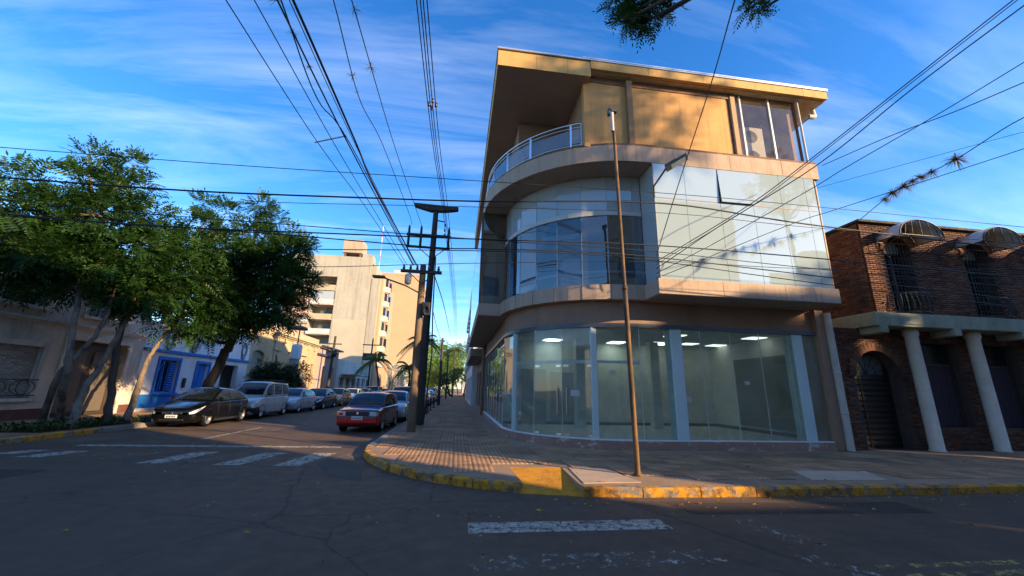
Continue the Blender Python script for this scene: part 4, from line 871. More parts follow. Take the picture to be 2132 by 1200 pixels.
for z0, z1 in ((.5, 1.2), (1.35, 2.6)):
    for y0 in (27.22, 27.72): MB().bbox(FX - .2, y0, z0, FX - .17, y0 + .4, z1, .015).build('door_panel', BLU, db)
MB().box(FX - .17, 27.3, 1.55, FX - .15, 27.5, 1.75).build('letter_slot', plain('dark slot', (.02, .03, .06), .5), db)
MB().box(FX - 1.2, 29.76, .2, FX - 1.1, 31.74, 2.9).build('porch_back', INDK, Hb); MB().box(FX - 1.1, 30.2, .25, FX - .9, 31.2, 2.2).build('porch_door', plain('grey porch door', (.3, .3, .3), .6), Hb)
MB().bbox(FX, 26.0, 1.35, FX + .1, 26.22, 1.9, .02).build('meter_box', plain('dark meter', (.02, .02, .03), .4), Hb); MB().bbox(FX, 32.4, 1.3, FX + .05, 32.6, 1.6, .01).build('house_plate', BLU, Hb)
# beige house with arched windows
BE = M('golden beige render', (.50, .37, .22), .85, .12, .7, .2, 35, stain=(.27, .19, .11), stain_amt=.5, stain_scale=(1, 1, .3)); BE2 = M('beige moulding', (.48, .38, .25), .85, .12, 1, .2, 40, stain=(.22, .17, .12), stain_amt=.5)
BLG = plain('blue window glass', (.06, .14, .30), .12)
Hc = thing('beige_arched_house', 'golden beige old house with arched blue windows and garage arch', 'house', (FX, 40, .15))
cops = [Op(33.4, 35.4, .2, 3.9, .4), Op(37.0, 37.7, 2.3, 3.85, .35), Op(40.2, 40.9, 2.3, 3.85, .35), Op(43.4, 44.3, 1.2, 3.75, .45), Op(46.3, 47.2, .2, 3.9)]
w = MB(); facade(w, *hx(), 33.02, 47.6, .1, 6.1, cops, .3); w.build('front_wall', BE, Hc); mass(Hc, 33.02, 47.6, .1, 6.1, BE)
cornice(Hc, 35.6, 47.6, 5.75, BE2, ((.1, .12), (.25, .12), (.4, .12))); MB().box(FX - .2, 35.6, 6.112, FX + .05, 47.6, 6.7).build('parapet', BE2, Hc)
for y in range(36, 48, 2): MB().bbox(FX, y + .55, 5.3, FX + .22, y + .8, 5.74, .02).build('corbel', BE2, Hc)
for z in (1.2, 2.0, 2.8, 3.6, 4.4): MB().box(FX, 35.7, z, FX + .025, 36.8, z + .05).box(FX, 37.9, z, FX + .025, 40.0, z + .05).box(FX, 41.1, z, FX + .025, 43.1, z + .05).build('rustic_band', BE2, Hc)
for o_ in cops[1:4]:
    m_ = MB(); c = (o_.a0 + o_.a1) / 2; h = (o_.a1 - o_.a0) / 2
    m_.tube([(FX + .03, o_.a0 - .06, o_.z0)] + [(FX + .03, c - (h + .06) * math.cos(math.pi * k / 10), o_.z1 + (o_.arch + .06) * math.sin(math.pi * k / 10)) for k in range(11)] + [(FX + .03, o_.a1 + .06, o_.z0)], .07, 6); m_.build('surround', BE2, Hc)
    MB().box(FX - .2, o_.a0, o_.z0, FX - .17, o_.a1, o_.z1 + o_.arch).build('window', BLG, Hc); MB().bbox(FX, o_.a0 - .3, o_.z1 + o_.arch + .35, FX + .2, o_.a1 + .3, o_.z1 + o_.arch + .5, .02).build('hood_mould', BE2, Hc)
MB().box(FX - .28, 33.4, .2, FX - .25, 35.4, 4.3).build('garage_door', M('grey green gate', (.26, .26, .22), .7, .15, 2, .2), Hc); MB().box(FX - .28, 46.3, .2, FX - .25, 47.2, 3.9).build('door', plain('dark brown door', (.045, .032, .025), .6), Hc)
for y in (36.85, 41.6, 45.2): MB().bbox(FX, y, .15, FX + .12, y + .3, 5.7, .02).build('pilaster', BE2, Hc)
# pink-grey house with blue beams
PK = M('dusty pink render', (.42, .31, .26), .85, .12, .7, .2, 35, stain=(.2, .15, .13), stain_amt=.5)
Hd = thing('dusty_pink_house', 'dusty pink house with dark blue beams and tall black doors', 'house', (FX, 51, .15))
dops = [Op(50.2, 51.1, .2, 3.9), Op(53.6, 54.5, .2, 3.9)]
w = MB(); facade(w, *hx(), 47.62, 56, .1, 6.0, dops, .3); w.build('front_wall', PK, Hd); mass(Hd, 47.62, 56, .1, 6.0, PK)
NAVY = plain('navy paint', (.035, .05, .14), .5)
MB().bbox(FX, 47.7, 5.05, FX + .3, 53.2, 5.25, .02).build('beam', NAVY, Hd); MB().bbox(FX, 48.0, 6.02, FX + .6, 56, 6.2, .02).build('beam', NAVY, Hd); MB().bbox(FX, 49.2, .3, FX + .08, 49.4, 6.0, .02).build('painted_post', NAVY, Hd)
for o_ in dops: MB().box(FX - .25, o_.a0, .2, FX - .2, o_.a1, 3.9).build('door', plain('black door', (.012, .010, .009), .4), Hd)
# further low shops before the tall block
Hs = thing('white_shop', 'low white shop row with awning at the foot of the tall block', 'building', (FX, 66, .15))
sops = [Op(57.5 + k * 3.3, 60 + k * 3.3, .4, 2.9) for k in range(6)]
WS = M('shop white render', (.58, .55, .50), .85, .12, .6, .2, 35, stain=(.3, .27, .22), stain_amt=.5)
w = MB(); facade(w, *hx(), 56.02, 77.4, .1, 5.2, sops, .3); w.build('front_wall', WS, Hs); mass(Hs, 56.02, 77.4, .1, 5.2, WS)
for o_ in sops: rect_win(Hs, o_.a0, o_.a1, o_.z0, o_.z1, .25)
MB().bbox(FX, 58, 3.2, FX + 1.6, 66, 3.35, .03).build('awning', M('white awning', (.65, .62, .58), .7), Hs); MB().bbox(FX, 66.5, 3.4, FX + .2, 76, 4.2, .03).build('shop_fascia', plain('teal fascia', (.2, .42, .45), .5), Hs)
# tall apartment block, blank side wall towards the camera
TY = 77.5; TW = M('stained cream party wall', (.38, .345, .275), .88, .16, .16, .15, 6, stain=(.21, .175, .14), stain_amt=.85, stain_scale=(.9, .9, .075), stain_lo=.47, stain_hi=.72); TS = M('terracotta street front', (.47, .29, .17), .85, .12, .4)
Tb = thing('apartment_block', 'tall cream apartment block with stained blank side wall and rooftop tank', 'building', (-22, 80, .15))
def tb(mat, name, x0, y0, z0, x1, y1, z1, par=None, b=0): return (MB().bbox(x0, y0, z0, x1, y1, z1, b) if b else MB().box(x0, y0, z0, x1, y1, z1)).build(name, mat, par or Tb)
w = MB(); o_ = [Op(-28.6, -24.3, 8.2, 22.3)]
facade(w, (0, TY, 0), (1, 0, 0), (0, -1, 0), -33.5, -17.9, .1, 26.2, o_, 3.2); w.build('side_wall', TW, Tb)
tb(TW, 'rear_mass', -33.5, TY + 3.3, .1, -17.9, 93, 26.1); tb(TW, 'balcony_back', -28.7, TY + 3.1, 8, -24.2, TY + 3.28, 22.4); tb(TW, 'corner_riser', -17.9, TY + .3, .1, -16.3, 93, 23.3)
tb(M('pale paint band', (.42, .37, .27), .85, .1, .5), 'painted_band', -24.0, TY - .02, 3, -18.0, TY - .003, 14.0)
for k in range(5):
    z = 8.2 + k * 2.85
    tb(M('balcony slab', (.5, .44, .35), .8), 'balcony_slab', -28.55, TY - .25, z - .15, -24.35, TY + 3.1, z + .05, None, .02)
    tb(WS if k % 2 else BE, 'balcony_parapet', -28.55, TY - .3, z + .051, -24.35, TY - .15, z + .95)
    wd = tb(DGL, 'window', -26.6, TY + 3.04, z + .1, -25.2, TY + 3.09, z + 2.1); tb(WHITE, 'frame', -27.6, TY + 3.03, z + .8, -26.9, TY + 3.09, z + 2.1, wd)
tb(plain('balcony glass', (.35, .38, .40), .2), 'balcony_screen', -28.5, TY - .2, 16.8, -24.4, TY - .14, 19.3)
tb(M('pink riser', (.55, .36, .28), .85, .1), 'riser', -31.5, TY - .4, .1, -29.0, TY - .02, 19)
tb(TS, 'street_front', -16.3, TY + 1.2, .1, -15.9, 93, 23.0)
for k in range(6):
    z = 5.4 + k * 3.0
    pts = [(-15.9 + 1.15 * math.sin(math.pi * q / 10), TY + 2.4 + 3.4 * q / 10) for q in range(11)]
    MB().prism(pts[::-1], z, z + 1.05).build('curved_balcony', M('grey balcony', (.42, .36, .31), .85, .1, .5), Tb)
    for q in (1, 4): MB().box(-15.9, TY + 1.8 + q * 1.3, z + 1.06, -15.2 if q == 4 else -15.4, TY + 2.6 + q * 1.3, z + 2.95).build('window', DGL, Tb)
    pts2 = [(-15.9 + .85 * math.sin(math.pi * q / 10), TY + 2.6 + 3.0 * q / 10) for q in range(11)]
    MB().prism(pts2[::-1], z + 1.051, z + 2.99).build('bay_wall', TS, Tb)
    for q in (2, 5, 8):
        a = pts2[q - 1]; b = pts2[q + 1]; d = Vector((b[0] - a[0], b[1] - a[1])).normalized(); nn = Vector((d.y, -d.x)) * .03
        MB().prism([(a[0] + nn.x * 2, a[1] + nn.y * 2), (b[0] + nn.x * 2, b[1] + nn.y * 2), (b[0] - nn.x, b[1] - nn.y), (a[0] - nn.x, a[1] - nn.y)], z + 1.2, z + 2.8).build('window', DGL, Tb)
tk = tb(M('rust stained tank', (.42, .33, .24), .85, .2, .5, .2, 8, stain=(.2, .08, .04), stain_amt=.6), 'water_tank', -24.2, TY + .5, 27.6, -20.4, TY + 4, 30.4, None, .05)
for x in (-23.9, -20.9): tb(BROWN, 'tank_leg', x, TY + .7, 26.1, x + .3, TY + 3.6, 27.6, tk)
tb(TW, 'stair_head', -20.3, TY + .8, 26.1, -18.4, TY + 4, 27.6); tb(TW, 'parapet', -33.5, TY - .004, 26.201, -17.9, TY + .3, 26.6)
# slender mast
mst = thing('radio_mast', 'thin red and white radio mast behind the tall block', 'mast', (-19.5, 90, 23.3))
for k in range(8): MB().tube([(-19.0, 88, 26.1 + k * 1.5), (-19.0, 88, 27.6 + k * 1.5)], .07, 5).build('mast_section', plain('mast red', (.6, .08, .06), .6) if k % 2 == 0 else WHITE, mst)
# peach tower
Pt = thing('peach_tower', 'tall plain peach tower block far down the street', 'building', (-22, 155, .15))
PW = M('peach party wall', (.47, .32, .185), .88, .08, .12, .1, 5, stain=(.40, .27, .16), stain_amt=.4, stain_scale=(.4, .4, .06))
MB().box(-34, 150, .1, -15.6, 175, 43.5).build('side_wall', PW, Pt); MB().box(-34, 149.9, 43.51, -15.6, 150.4, 44.4).build('parapet', PW, Pt); MB().box(-27, 153, 43.52, -22, 158, 46.5).build('stair_head', WS, Pt)
for k in range(13):
    for y in (152, 158, 164, 170): MB().box(-15.6, y, 4 + k * 3, -15.55, y + 2, 5.8 + k * 3).build('window', DGL, Pt)
# low infill on the left between the blocks
for y0, y1, z, c, nm in ((93.2, 112, 6, (.42, .34, .26), 'low tan building with shop openings past the apartment block'), (112.2, 149.5, 7.5, (.5, .46, .40), 'long pale low building before the peach tower')):
    q = thing('low_building', nm, 'building', (FX, y0, .15), 'low buildings down the left side'); wm = M('infill%.0f' % y0, c, .85, .15, .5)
    ops = [Op(y0 + 1 + k * 4, y0 + 3.4 + k * 4, .5, 3) for k in range(int((y1 - y0 - 1) // 4))]
    w = MB(); facade(w, *hx(), y0, y1, .1, z, ops, .3); w.build('front_wall', wm, q); mass(q, y0, y1, .1, z, wm); cornice(q, y0, y1, z - .3, wm)
    for o_ in ops: rect_win(q, o_.a0, o_.a1, o_.z0, o_.z1, .25)
# ================================================================== right side beyond the corner building
def rfac(par, x, y0, y1, z1, mat, rows, depth=14, balc=0):
    ops = []
    for (zz0, zz1, st, wd) in rows:
        y = y0 + 1
        while y + wd < y1 - .5: ops.append(Op(-(y + wd), -y, zz0, zz1)); y += st
    w = MB(); facade(w, (x, 0, 0), (0, -1, 0), (-1, 0, 0), -y1, -y0, .1, z1, ops, .25); w.build('front_wall', mat, par)
    MB().add([(x, y0, .1), (x + depth, y0, .1), (x + depth, y0, z1), (x, y0, z1), (x, y1, z1), (x + depth, y1, z1), (x + depth, y1, .1), (x, y1, .1)], [(0, 1, 2, 3), (3, 2, 5, 4), (4, 5, 6, 7)]).build('rear_walls', mat, par, fix=False)
    for o_ in ops: wd_ = MB().box(x + .2, -o_.a1, o_.z0, x + .24, -o_.a0, o_.z1).build('window', DGL, par); MB().box(x + .14, -o_.a1, (o_.z0 + o_.z1) / 2, x + .2, -o_.a0, (o_.z0 + o_.z1) / 2 + .06).box(x + .14, -(o_.a0 + o_.a1) / 2 - .03, o_.z0, x + .195, -(o_.a0 + o_.a1) / 2 + .03, o_.z1).build('frame', WHITE, wd_)
    if balc:
        for o_ in ops:
            if o_.z0 > 4: MB().bbox(x - .35, -o_.a1 - .3, o_.z0 - .25, x - .001, -o_.a0 + .3, o_.z0 - .1, .02).build('balcony_slab', mat, par); MB().bbox(x - .35, -o_.a1 - .3, o_.z0 - .099, x - .28, -o_.a0 + .3, o_.z0 + .8, .02).build('balcony_front', WS, par)
r1 = thing('brown_shop', 'low brown shop with flat canopy next along the side pavement', 'building', (1.7, 30, .15)); rfac(r1, 1.75, 26.05, 38, 5.5, FASC, [(.4, 3.0, 3.2, 2.2)])
MB().bbox(.75, 26.3, 3.75, 1.74, 37.5, 4.25, .03).build('canopy', SOFF, r1)
r2 = thing('white_apartment', 'white apartment house with boxy balconies behind the corner building', 'building', (1.7, 50, .15)); rfac(r2, 1.35, 38.05, 62, 15.5, M('white apartment render', (.58, .58, .56), .85, .1, .5, .1, stain=(.3, .3, .3), stain_amt=.4), [(.4, 2.9, 3.2, 2.2), (4.3, 6.4, 4, 2), (7.3, 9.4, 4, 2), (10.3, 12.4, 4, 2)], balc=1)
for k, (y0, y1, z, c) in enumerate(((62.05, 84, 6.5, (.45, .42, .38)), (84.05, 90, 5, (.5, .36, .26)), (150.05, 190, 5, (.42, .40, .37)))):
    q = thing('street_building', ('grey low building past the white apartments', 'tan two-storey building far along the right side', 'pale building at the far right end of the street')[k], 'building', (1.9, y0, .15), 'buildings far down the right side'); rfac(q, 1.9, y0, y1, z, M('rightfar%d' % k, c, .85, .15, .5), [(.4, 2.9, 4, 2.4)] + ([(4.4, 6, 4, 1.8)] if z > 6.6 else []))
# ================================================================== across the street, behind the camera (unseen, blocks put in for their shade; they also show in the glass)
def across(name, lab, x0, x1, y0, y1, z, c, rows, slant=0):
    q = thing(name, lab, 'building', ((x0 + x1) / 2, y0, .15)); wm = M('across' + lab[:9] + '%.0f' % x0, c, .85, .15, .5, .1, stain=(c[0] * .5, c[1] * .5, c[2] * .5), stain_amt=.4)
    ops = []
    for zz0, zz1 in rows:
        x = x0 + 1
        while x + 1.6 < x1 - .4: ops.append(Op(-(x + 1.6), -x, zz0, zz1)); x += 3.1
    w = MB(); facade(w, (0, y1, 0), (-1, 0, 0), (0, 1, 0), -x1, -x0, .1, z, ops, .25); w.build('front_wall', wm, q)
    MB().add([(x0, y1, .1), (x0 + slant, y0, .1), (x0 + slant, y0, z), (x0, y1, z), (x1, y1, z), (x1, y0, z), (x1, y0, .1), (x1, y1, .1)], [(0, 1, 2, 3), (3, 2, 5, 4), (4, 5, 6, 7), (1, 6, 5, 2)]).build('rear_walls', wm, q, fix=False)
    for o_ in ops: MB().box(-o_.a1, y1 - .24, o_.z0, -o_.a0, y1 - .2, o_.z1).build('window', DGL, q)
    MB().bbox(x0, y1 + .001, z - .5, x1, y1 + .35, z - .2, .03).build('cornice', wm, q)
AY = -7.2
R4 = [(.6, 3.0), (4.2, 6.2), (7.2, 9.2), (10.2, 12.0)]
across('cream_shade_block', 'tall cream block on the opposite corner', .8, 21.7, -24, AY, 16.8, (.45, .38, .28), R4)  # unseen, put in to shade the foreground and the left trees
across('tan_shade_block', 'tan four-storey block across the street past the gap', 24.2, 27.8, -9.6, AY, 11.2, (.48, .36, .25), R4[:3], 3.3)  # unseen, kept low and slanted so sun streaks reach the road
across('buff_shade_block', 'narrow buff block next to the tan one opposite', 27.82, 31.5, -7.9, AY, 13.3, (.45, .38, .28), R4)  # unseen, height set for the shade line on the corner building
across('grey_shade_block', 'grey block across the street farther to the east', 31.52, 37.8, -8.0, AY, 13.7, (.40, .38, .35), R4)  # unseen, height set for the shadow edge on the bay slab
across('brown_shade_block', 'brown six-storey block across the street past the narrow gap', 38.3, 130, -12, AY, 16.2, (.36, .28, .2), R4 + [(13.2, 15.2)], 6.7)  # unseen, put in to keep the brick front in shade
across('low_corner_shop', 'low shop on the far opposite corner', -40, -16, -24, AY, 6.0, (.42, .40, .36), [(.6, 3.0)])
across('gap_light_stop', 'low annex filling the gap between the blocks opposite', 21.72, 24.18, -7.6, AY - .05, 7.15, (.40, .33, .26), [(.6, 3.0)])  # unseen, put in to block sun from the near road
across('rear_terrace', 'long terrace of flats behind the blocks opposite', -60, 170, -60, -46, 11.5, (.42, .36, .30), [(.6, 3.0), (4.2, 6.2), (7.2, 9.2)])
q = thing('east_row', 'row of low houses farther along past the brick house', 'building', (40, 11, .15))
w = MB(); ops = [Op(24 + k * 5, 26 + k * 5, .6, 3) for k in range(20)]; facade(w, (0, 11, 0), (1, 0, 0), (0, -1, 0), 22.05, 130, .1, 6.5, ops, .25); w.build('front_wall', M('east row', (.40, .32, .25), .85, .15, .5), q)
MB().add([(22.05, 11, 6.5), (130, 11, 6.5), (130, 20, 6.5), (22.05, 20, 6.5)], [(0, 1, 2, 3)]).build('roof', M('east row', (.40, .32, .25), .85), q, fix=False)
for o_ in ops: MB().box(o_.a0, 11.2, o_.z0, o_.a1, 11.24, o_.z1).build('window', DGL, q)
# ================================================================== cars
TYRE = M('tyre rubber', (.008, .008, .008), .85, .2, 8, .1, spec=.08); RIM = plain('alloy rim', (.42, .42, .43), .42, .7); CGL = plain('car glass', (.010, .013, .017), .03, spec=.8); BLKP = plain('black plastic', (.018, .018, .019), .55); CHR = plain('chrome trim', (.7, .7, .7), .15, 1)
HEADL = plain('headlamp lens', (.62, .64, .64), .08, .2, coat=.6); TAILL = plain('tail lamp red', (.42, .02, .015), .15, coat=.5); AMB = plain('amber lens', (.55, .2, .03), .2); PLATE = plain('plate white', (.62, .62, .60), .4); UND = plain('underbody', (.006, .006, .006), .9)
def carpaint(c): return M('paint %.2f %.2f %.2f' % c, c, .16, .02, .8, 0, metal=.15 if max(c) > .05 else 0, spec=.5, coat=.7 if max(c) > .05 else .35, fine=0)
def lerp(a, b, t): return a + (b - a) * t
def pl(x, pts):
    if x <= pts[0][0]: return pts[0][1]
    for (a, b), (c, d) in zip(pts, pts[1:]):
        if x <= c:
            t = (x - a) / (c - a) if c > a else 1; return b + (d - b) * t
    return pts[-1][1]
KINDS = {
 'hatch': dict(L=3.93, W=1.70, H=1.48, wb=2.53, fo=.80, r=.30, top=[(0, .60), (.02, .70), (.06, .76), (.16, .87), (.28, .97), (.5, .99), (.97, 1.02), (.99, .98), (1, .9)], g=(.255, .455, .57, .80, .965), B=.555, C=.775, boxy=0, rd=.10),
 'sedan': dict(L=4.35, W=1.73, H=1.46, wb=2.6, fo=.85, r=.31, top=[(0, .58), (.02, .68), (.06, .74), (.16, .85), (.27, .95), (.5, .97), (.80, 1.02), (.93, 1.02), (.98, .96), (1, .82)], g=(.25, .44, .54, .70, .87), B=.53, C=.76, boxy=0),
 'uno': dict(L=3.69, W=1.56, H=1.44, wb=2.36, fo=.72, r=.285, top=[(0, .74), (.01, .80), (.03, .83), (.15, .89), (.27, .94), (.5, .95), (.98, .97), (1, .9)], g=(.26, .435, .56, .90, .99), B=.60, C=.86, boxy=1),
 'van': dict(L=4.03, W=1.67, H=1.80, wb=2.7, fo=.75, r=.305, top=[(0, .68), (.02, .80), (.06, .88), (.14, .98), (.23, 1.07), (.5, 1.08), (.98, 1.08), (1, 1.0)], g=(.215, .40, .55, .965, .995), B=.50, C=.74, boxy=.6),
 'suv': dict(L=4.4, W=1.80, H=1.72, wb=2.65, fo=.85, r=.35, top=[(0, .78), (.02, .90), (.05, .95), (.16, 1.04), (.27, 1.10), (.5, 1.12), (.98, 1.14), (1, 1.05)], g=(.255, .42, .55, .92, .985), B=.55, C=.78, boxy=.5),
}
def make_car(kind, paint, label, X, Y, rz, hood=None, bumper=None, flip_light=False, detail=True, rack=False, spare=False, group=None, plate=True):
    k = KINDS[kind]; L, W, Hh, bx_ = k['L'], k['W'], k['H'], k['boxy']; wbx = (L / 2 - k['fo'], L / 2 - k['fo'] - k['wb']); rw = k['r']; zb0 = .19 if kind != 'suv' else .26
    car = thing('parked_car', label, 'van' if kind == 'van' else 'car', (X, Y, 0), group or 'cars parked along the side street'); car['_w'] = (0.0, 0.0, 0.0)
    xx = lambda u: L / 2 - u * L
    hw = lambda u: W / 2 * pl(u, [(0, lerp(.62, .88, bx_)), (.008, lerp(.76, .93, bx_)), (.03, lerp(.90, .97, bx_)), (.08, .975), (.2, 1), (.8, 1), (.94, .975), (.98, lerp(.9, .95, bx_)), (1, lerp(.74, .86, bx_))])
    zt = lambda u: pl(u, k['top'])
    zb = lambda u: pl(u, [(0, .34), (.012, zb0 + .04), (.05, zb0), (.95, zb0), (.985, zb0 + .06), (1, .36)])
    gws, gwt, gm_, grt, grb = k['g']; belt = lambda u: zt(u)
    def low(u, s):                                          # s 0..8 round the half section, bottom centre -> top centre
        w_, t_, b_ = hw(u), zt(u), zb(u); sh = min(t_ - .03, t_ * .97)
        pr = [(0, b_), (.82, b_), (.955, b_ + .05), (1.0, b_ + .22), (1.0, lerp(b_, sh, .62)), (.965, sh - .045), (.90, sh), (.48, t_ - .006), (0, t_)]
        i = min(int(s), 7); f = s - i; a, c = pr[i], pr[i + 1]; return (xx(u), w_ * lerp(a[0], c[0], f), lerp(a[1], c[1], f))
    us = [0, .008, .02, .04, .07, .11, .16, .22, .28, .36, .45, .55, .65, .75, .83, .90, .94, .97, .985, .994, 1]
    vs = []; n = 16
    for u in us:
        for s in range(9): vs.append(low(u, s))
        for s in range(7, 0, -1): x, y, z = low(u, s); vs.append((x, -y, z))
    fs = [(i * n + a, i * n + (a + 1) % n, (i + 1) * n + (a + 1) % n, (i + 1) * n + a) for i in range(len(us) - 1) for a in range(n)]
    fs += [tuple(range(n)), tuple((len(us) - 1) * n + a for a in range(n - 1, -1, -1))]
    body = MB(); body.add(vs, fs, True)
    bo = body.build('body', paint, car)
    ct = MB()
    for wx in wbx:
        for s in (-1, 1): ct.lathe([(rw + .055, s * (W / 2 - .24)), (rw + .055, s * (W / 2 + .2))], (wx, 0, rw), 'Y', 26, False)
    co = ct.build('cutter', None)
    md = bo.modifiers.new('b', 'BOOLEAN'); md.operation = 'DIFFERENCE'; md.object = co; md.solver = 'EXACT'
    dg_ = bpy.context.evaluated_depsgraph_get(); me = bpy.data.meshes.new_from_object(bo.evaluated_get(dg_)); bo.modifiers.clear(); bo.data = me
    me.polygons.foreach_set('use_smooth', [True] * len(me.polygons)); me.set_sharp_from_angle(angle=R_(38)); bpy.data.objects.remove(co)
    MB().box(wbx[1] - .5, -W / 2 + .25, zb0 + .02, wbx[0] + .5, W / 2 - .25, .55).build('underbody', UND, car)
    # greenhouse
    zr = lambda u: pl(u, [(gws, zt(gws) - .01), (lerp(gws, gwt, .5), lerp(zt(gws), Hh - .05, .56)), (gwt, Hh - .045), (lerp(gwt, gm_, .5), Hh - .008), (gm_, Hh), (lerp(gm_, grt, .6), Hh - .012 - k.get('rd', .03) * .4), (grt, Hh - .02 - k.get('rd', .03)), (lerp(grt, grb, .5), lerp(Hh - .02 - k.get('rd', .03), zt(grb), .42)), (grb, zt(grb) - .01)])
    kk = lambda u: max(0.0, min(1, (zr(u) - belt(u)) / (Hh - 1.0)))
    yb = lambda u: hw(u) * .925; yt = lambda u: lerp(yb(u), W / 2 * lerp(.73, .80, bx_), kk(u))
    def side(u, t, off=0): return (xx(u), lerp(yb(u), yt(u), t) + .02 * math.sin(math.pi * t) * kk(u) + off, lerp(belt(u) - .02, zr(u) - .055 * kk(u), t))
    def topp(u, v, off=0):
        a = abs(v); return (xx(u), v * yt(u), zr(u) - .055 * kk(u) * (a ** 4) + off)
    gu = [gws + (gwt - gws) * q / 5 for q in range(6)] + [gwt + (grt - gwt) * q / 8 for q in range(1, 9)] + [grt + (grb - grt) * q / 4 for q in range(1, 5)]
    vs = []; m = 0
    for u in gu:
        row = [side(u, t) for t in (0, .35, .7, 1)] + [topp(u, v) for v in (.85, .5, 0)]
        row = row + [(x, -y, z) for x, y, z in reversed(row[:-1])]; m = len(row); vs += row
    fs = [(i * m + a, i * m + a + 1, (i + 1) * m + a + 1, (i + 1) * m + a) for i in range(len(gu) - 1) for a in range(m - 1)]
    gh = MB(); gh.add(vs, fs, True); gh.build('cabin', paint, car, sharp=50)
    def grid(f, us_, vs_, name, mat, par=None):
        b_ = MB(); nn = len(vs_); b_.add([f(u, v) for u in us_ for v in vs_], [(i * nn + a, i * nn + a + 1, (i + 1) * nn + a + 1, (i + 1) * nn + a) for i in range(len(us_) - 1) for a in range(nn - 1)], True)
        return b_.build(name, mat, par or car)
    rng_ = lambda a, b, n_: [a + (b - a) * q / n_ for q in range(n_ + 1)]
    ws = grid(lambda u, v: tuple(np.array(topp(u, v)) + np.array((.012, 0, .008))), rng_(gws + .02, gwt - .012, 6), rng_(-.90, .90, 8), 'windscreen', CGL)
    grid(lambda u, v: tuple(np.array(topp(u, v)) + np.array((-.012, 0, .008))), rng_(grt + .012, grb - (.02 if not kind == 'van' else .006), 4), rng_(-.86, .86, 6), 'rear_window', CGL)
    Bp, Cp = k['B'], k['C']
    wins = [(gws + .075, Bp - .012), (Bp + .012, Cp)] + ([(Cp + .02, grt + .02)] if kind in ('van', 'suv') else [])
    for sgn in (1, -1):
        for a, b in wins:
            grid(lambda u, t: (lambda p: (p[0], sgn * p[1], p[2]))(side(u, t, .007)), rng_(a, b, 8), (.10, .3, .55, .75, .90), 'side_window', CGL)
    if hood: grid(lambda u, v: (lambda p: (p[0], math.copysign(p[1], v) if v else 0, p[2] + .006))(low(u, 8 - abs(v) * 2)), rng_(.025, gws + .01, 8), rng_(-.95, .95, 8), 'bonnet', hood)  # sheet over the bonnet, its blue painted in for the reflected sky
    # trim
    lowp = lambda u, s, o_, sg: (lambda p: (p[0] + o_ * (1 if u < .02 else 0), sg * (p[1] + o_), p[2]))(low(u, s))
    if bumper:
        for sg in (1, -1): grid(lambda u, s: lowp(u, s, .012, sg), [0, .008, .02, .04, .07, .10], (2.0, 2.5, 3, 3.4, 3.8), 'bumper', bumper)
        MB().bbox(L / 2 - .02, -hw(0), .36, L / 2 + .022, hw(0), .52, .01).build('bumper', bumper, car)
        if bx_ == 1: MB().bbox(L / 2 - .02, -hw(0) + .01, .521, L / 2 + .016, hw(0) - .01, .598, .01).build('bumper_band', GRY, car)
    hl = (3.9, 4.4, 4.9, 5.3) if not bx_ == 1 else (4.25, 4.5, 4.8, 5.0)
    for sg in (1, -1):
        if bx_ == 1: MB().bbox(L / 2 - .03, sg * .42, .60, L / 2 + .012, sg * .69, .745, .012).build('headlight', HEADL, car); MB().bbox(L / 2 - .05, sg * .69, .60, L / 2 - .0, sg * .755, .745, .012).build('indicator', AMB, car)
        else: grid(lambda u, s: lowp(u, lerp(s, 5.35, min(1, u / .15) ** 1.3), .008, sg), [.004, .012, .03, .06, .10, .14], (4.25, 4.6, 5.0, 5.35), 'headlight', HEADL)
        if flip_light and sg == -1: MB().bbox(L / 2 + .0125, -.66, .625, L / 2 + .02, -.52, .72, .003).build('red_lens_film', TAILL, car)
        grid(lambda u, s: lowp(u, s, .008, sg), [.94, .965, .98, .99, .996], (4.3, 4.8, 5.3, 5.8), 'tail_light', TAILL)
    fw = hw(0)
    MB().bbox(L / 2 - .02, -fw * .66, .50 if bx_ < 1 else .60, L / 2 + .010, fw * .66, .575 if bx_ < 1 else .74, .01).build('grille', BLKP, car)
    if bx_ < 1: MB().bbox(L / 2 - .05, -fw * .8, .27, L / 2 - .008, fw * .8, .345, .01).build('lower_intake', BLKP, car)
    MB().lathe([(.05, L / 2 + .010), (.05, L / 2 + .018), (.035, L / 2 + .02)], (0, 0, .53 if bx_ < 1 else .68), 'X', 16).build('badge', CHR, car)
    if plate:
        np_ = MB().bbox(L / 2 - .01, -.2, .365 if bx_ < 1 else .46, L / 2 + .03, .2, .475 if bx_ < 1 else .585, .006).build('number_plate', PLATE, car)
        ch = MB(); zc = .42 if bx_ < 1 else .522
        for q in range(6): ch.box(L / 2 + .0305, -.15 + q * .053, zc - .03, L / 2 + .033, -.12 + q * .053, zc + .025)
        ch.build('plate_characters', BLKP, np_)
    MB().bbox(-L / 2 - .012, -.2, .6, -L / 2 + .02, .2, .72, .006).build('number_plate', PLATE, car)
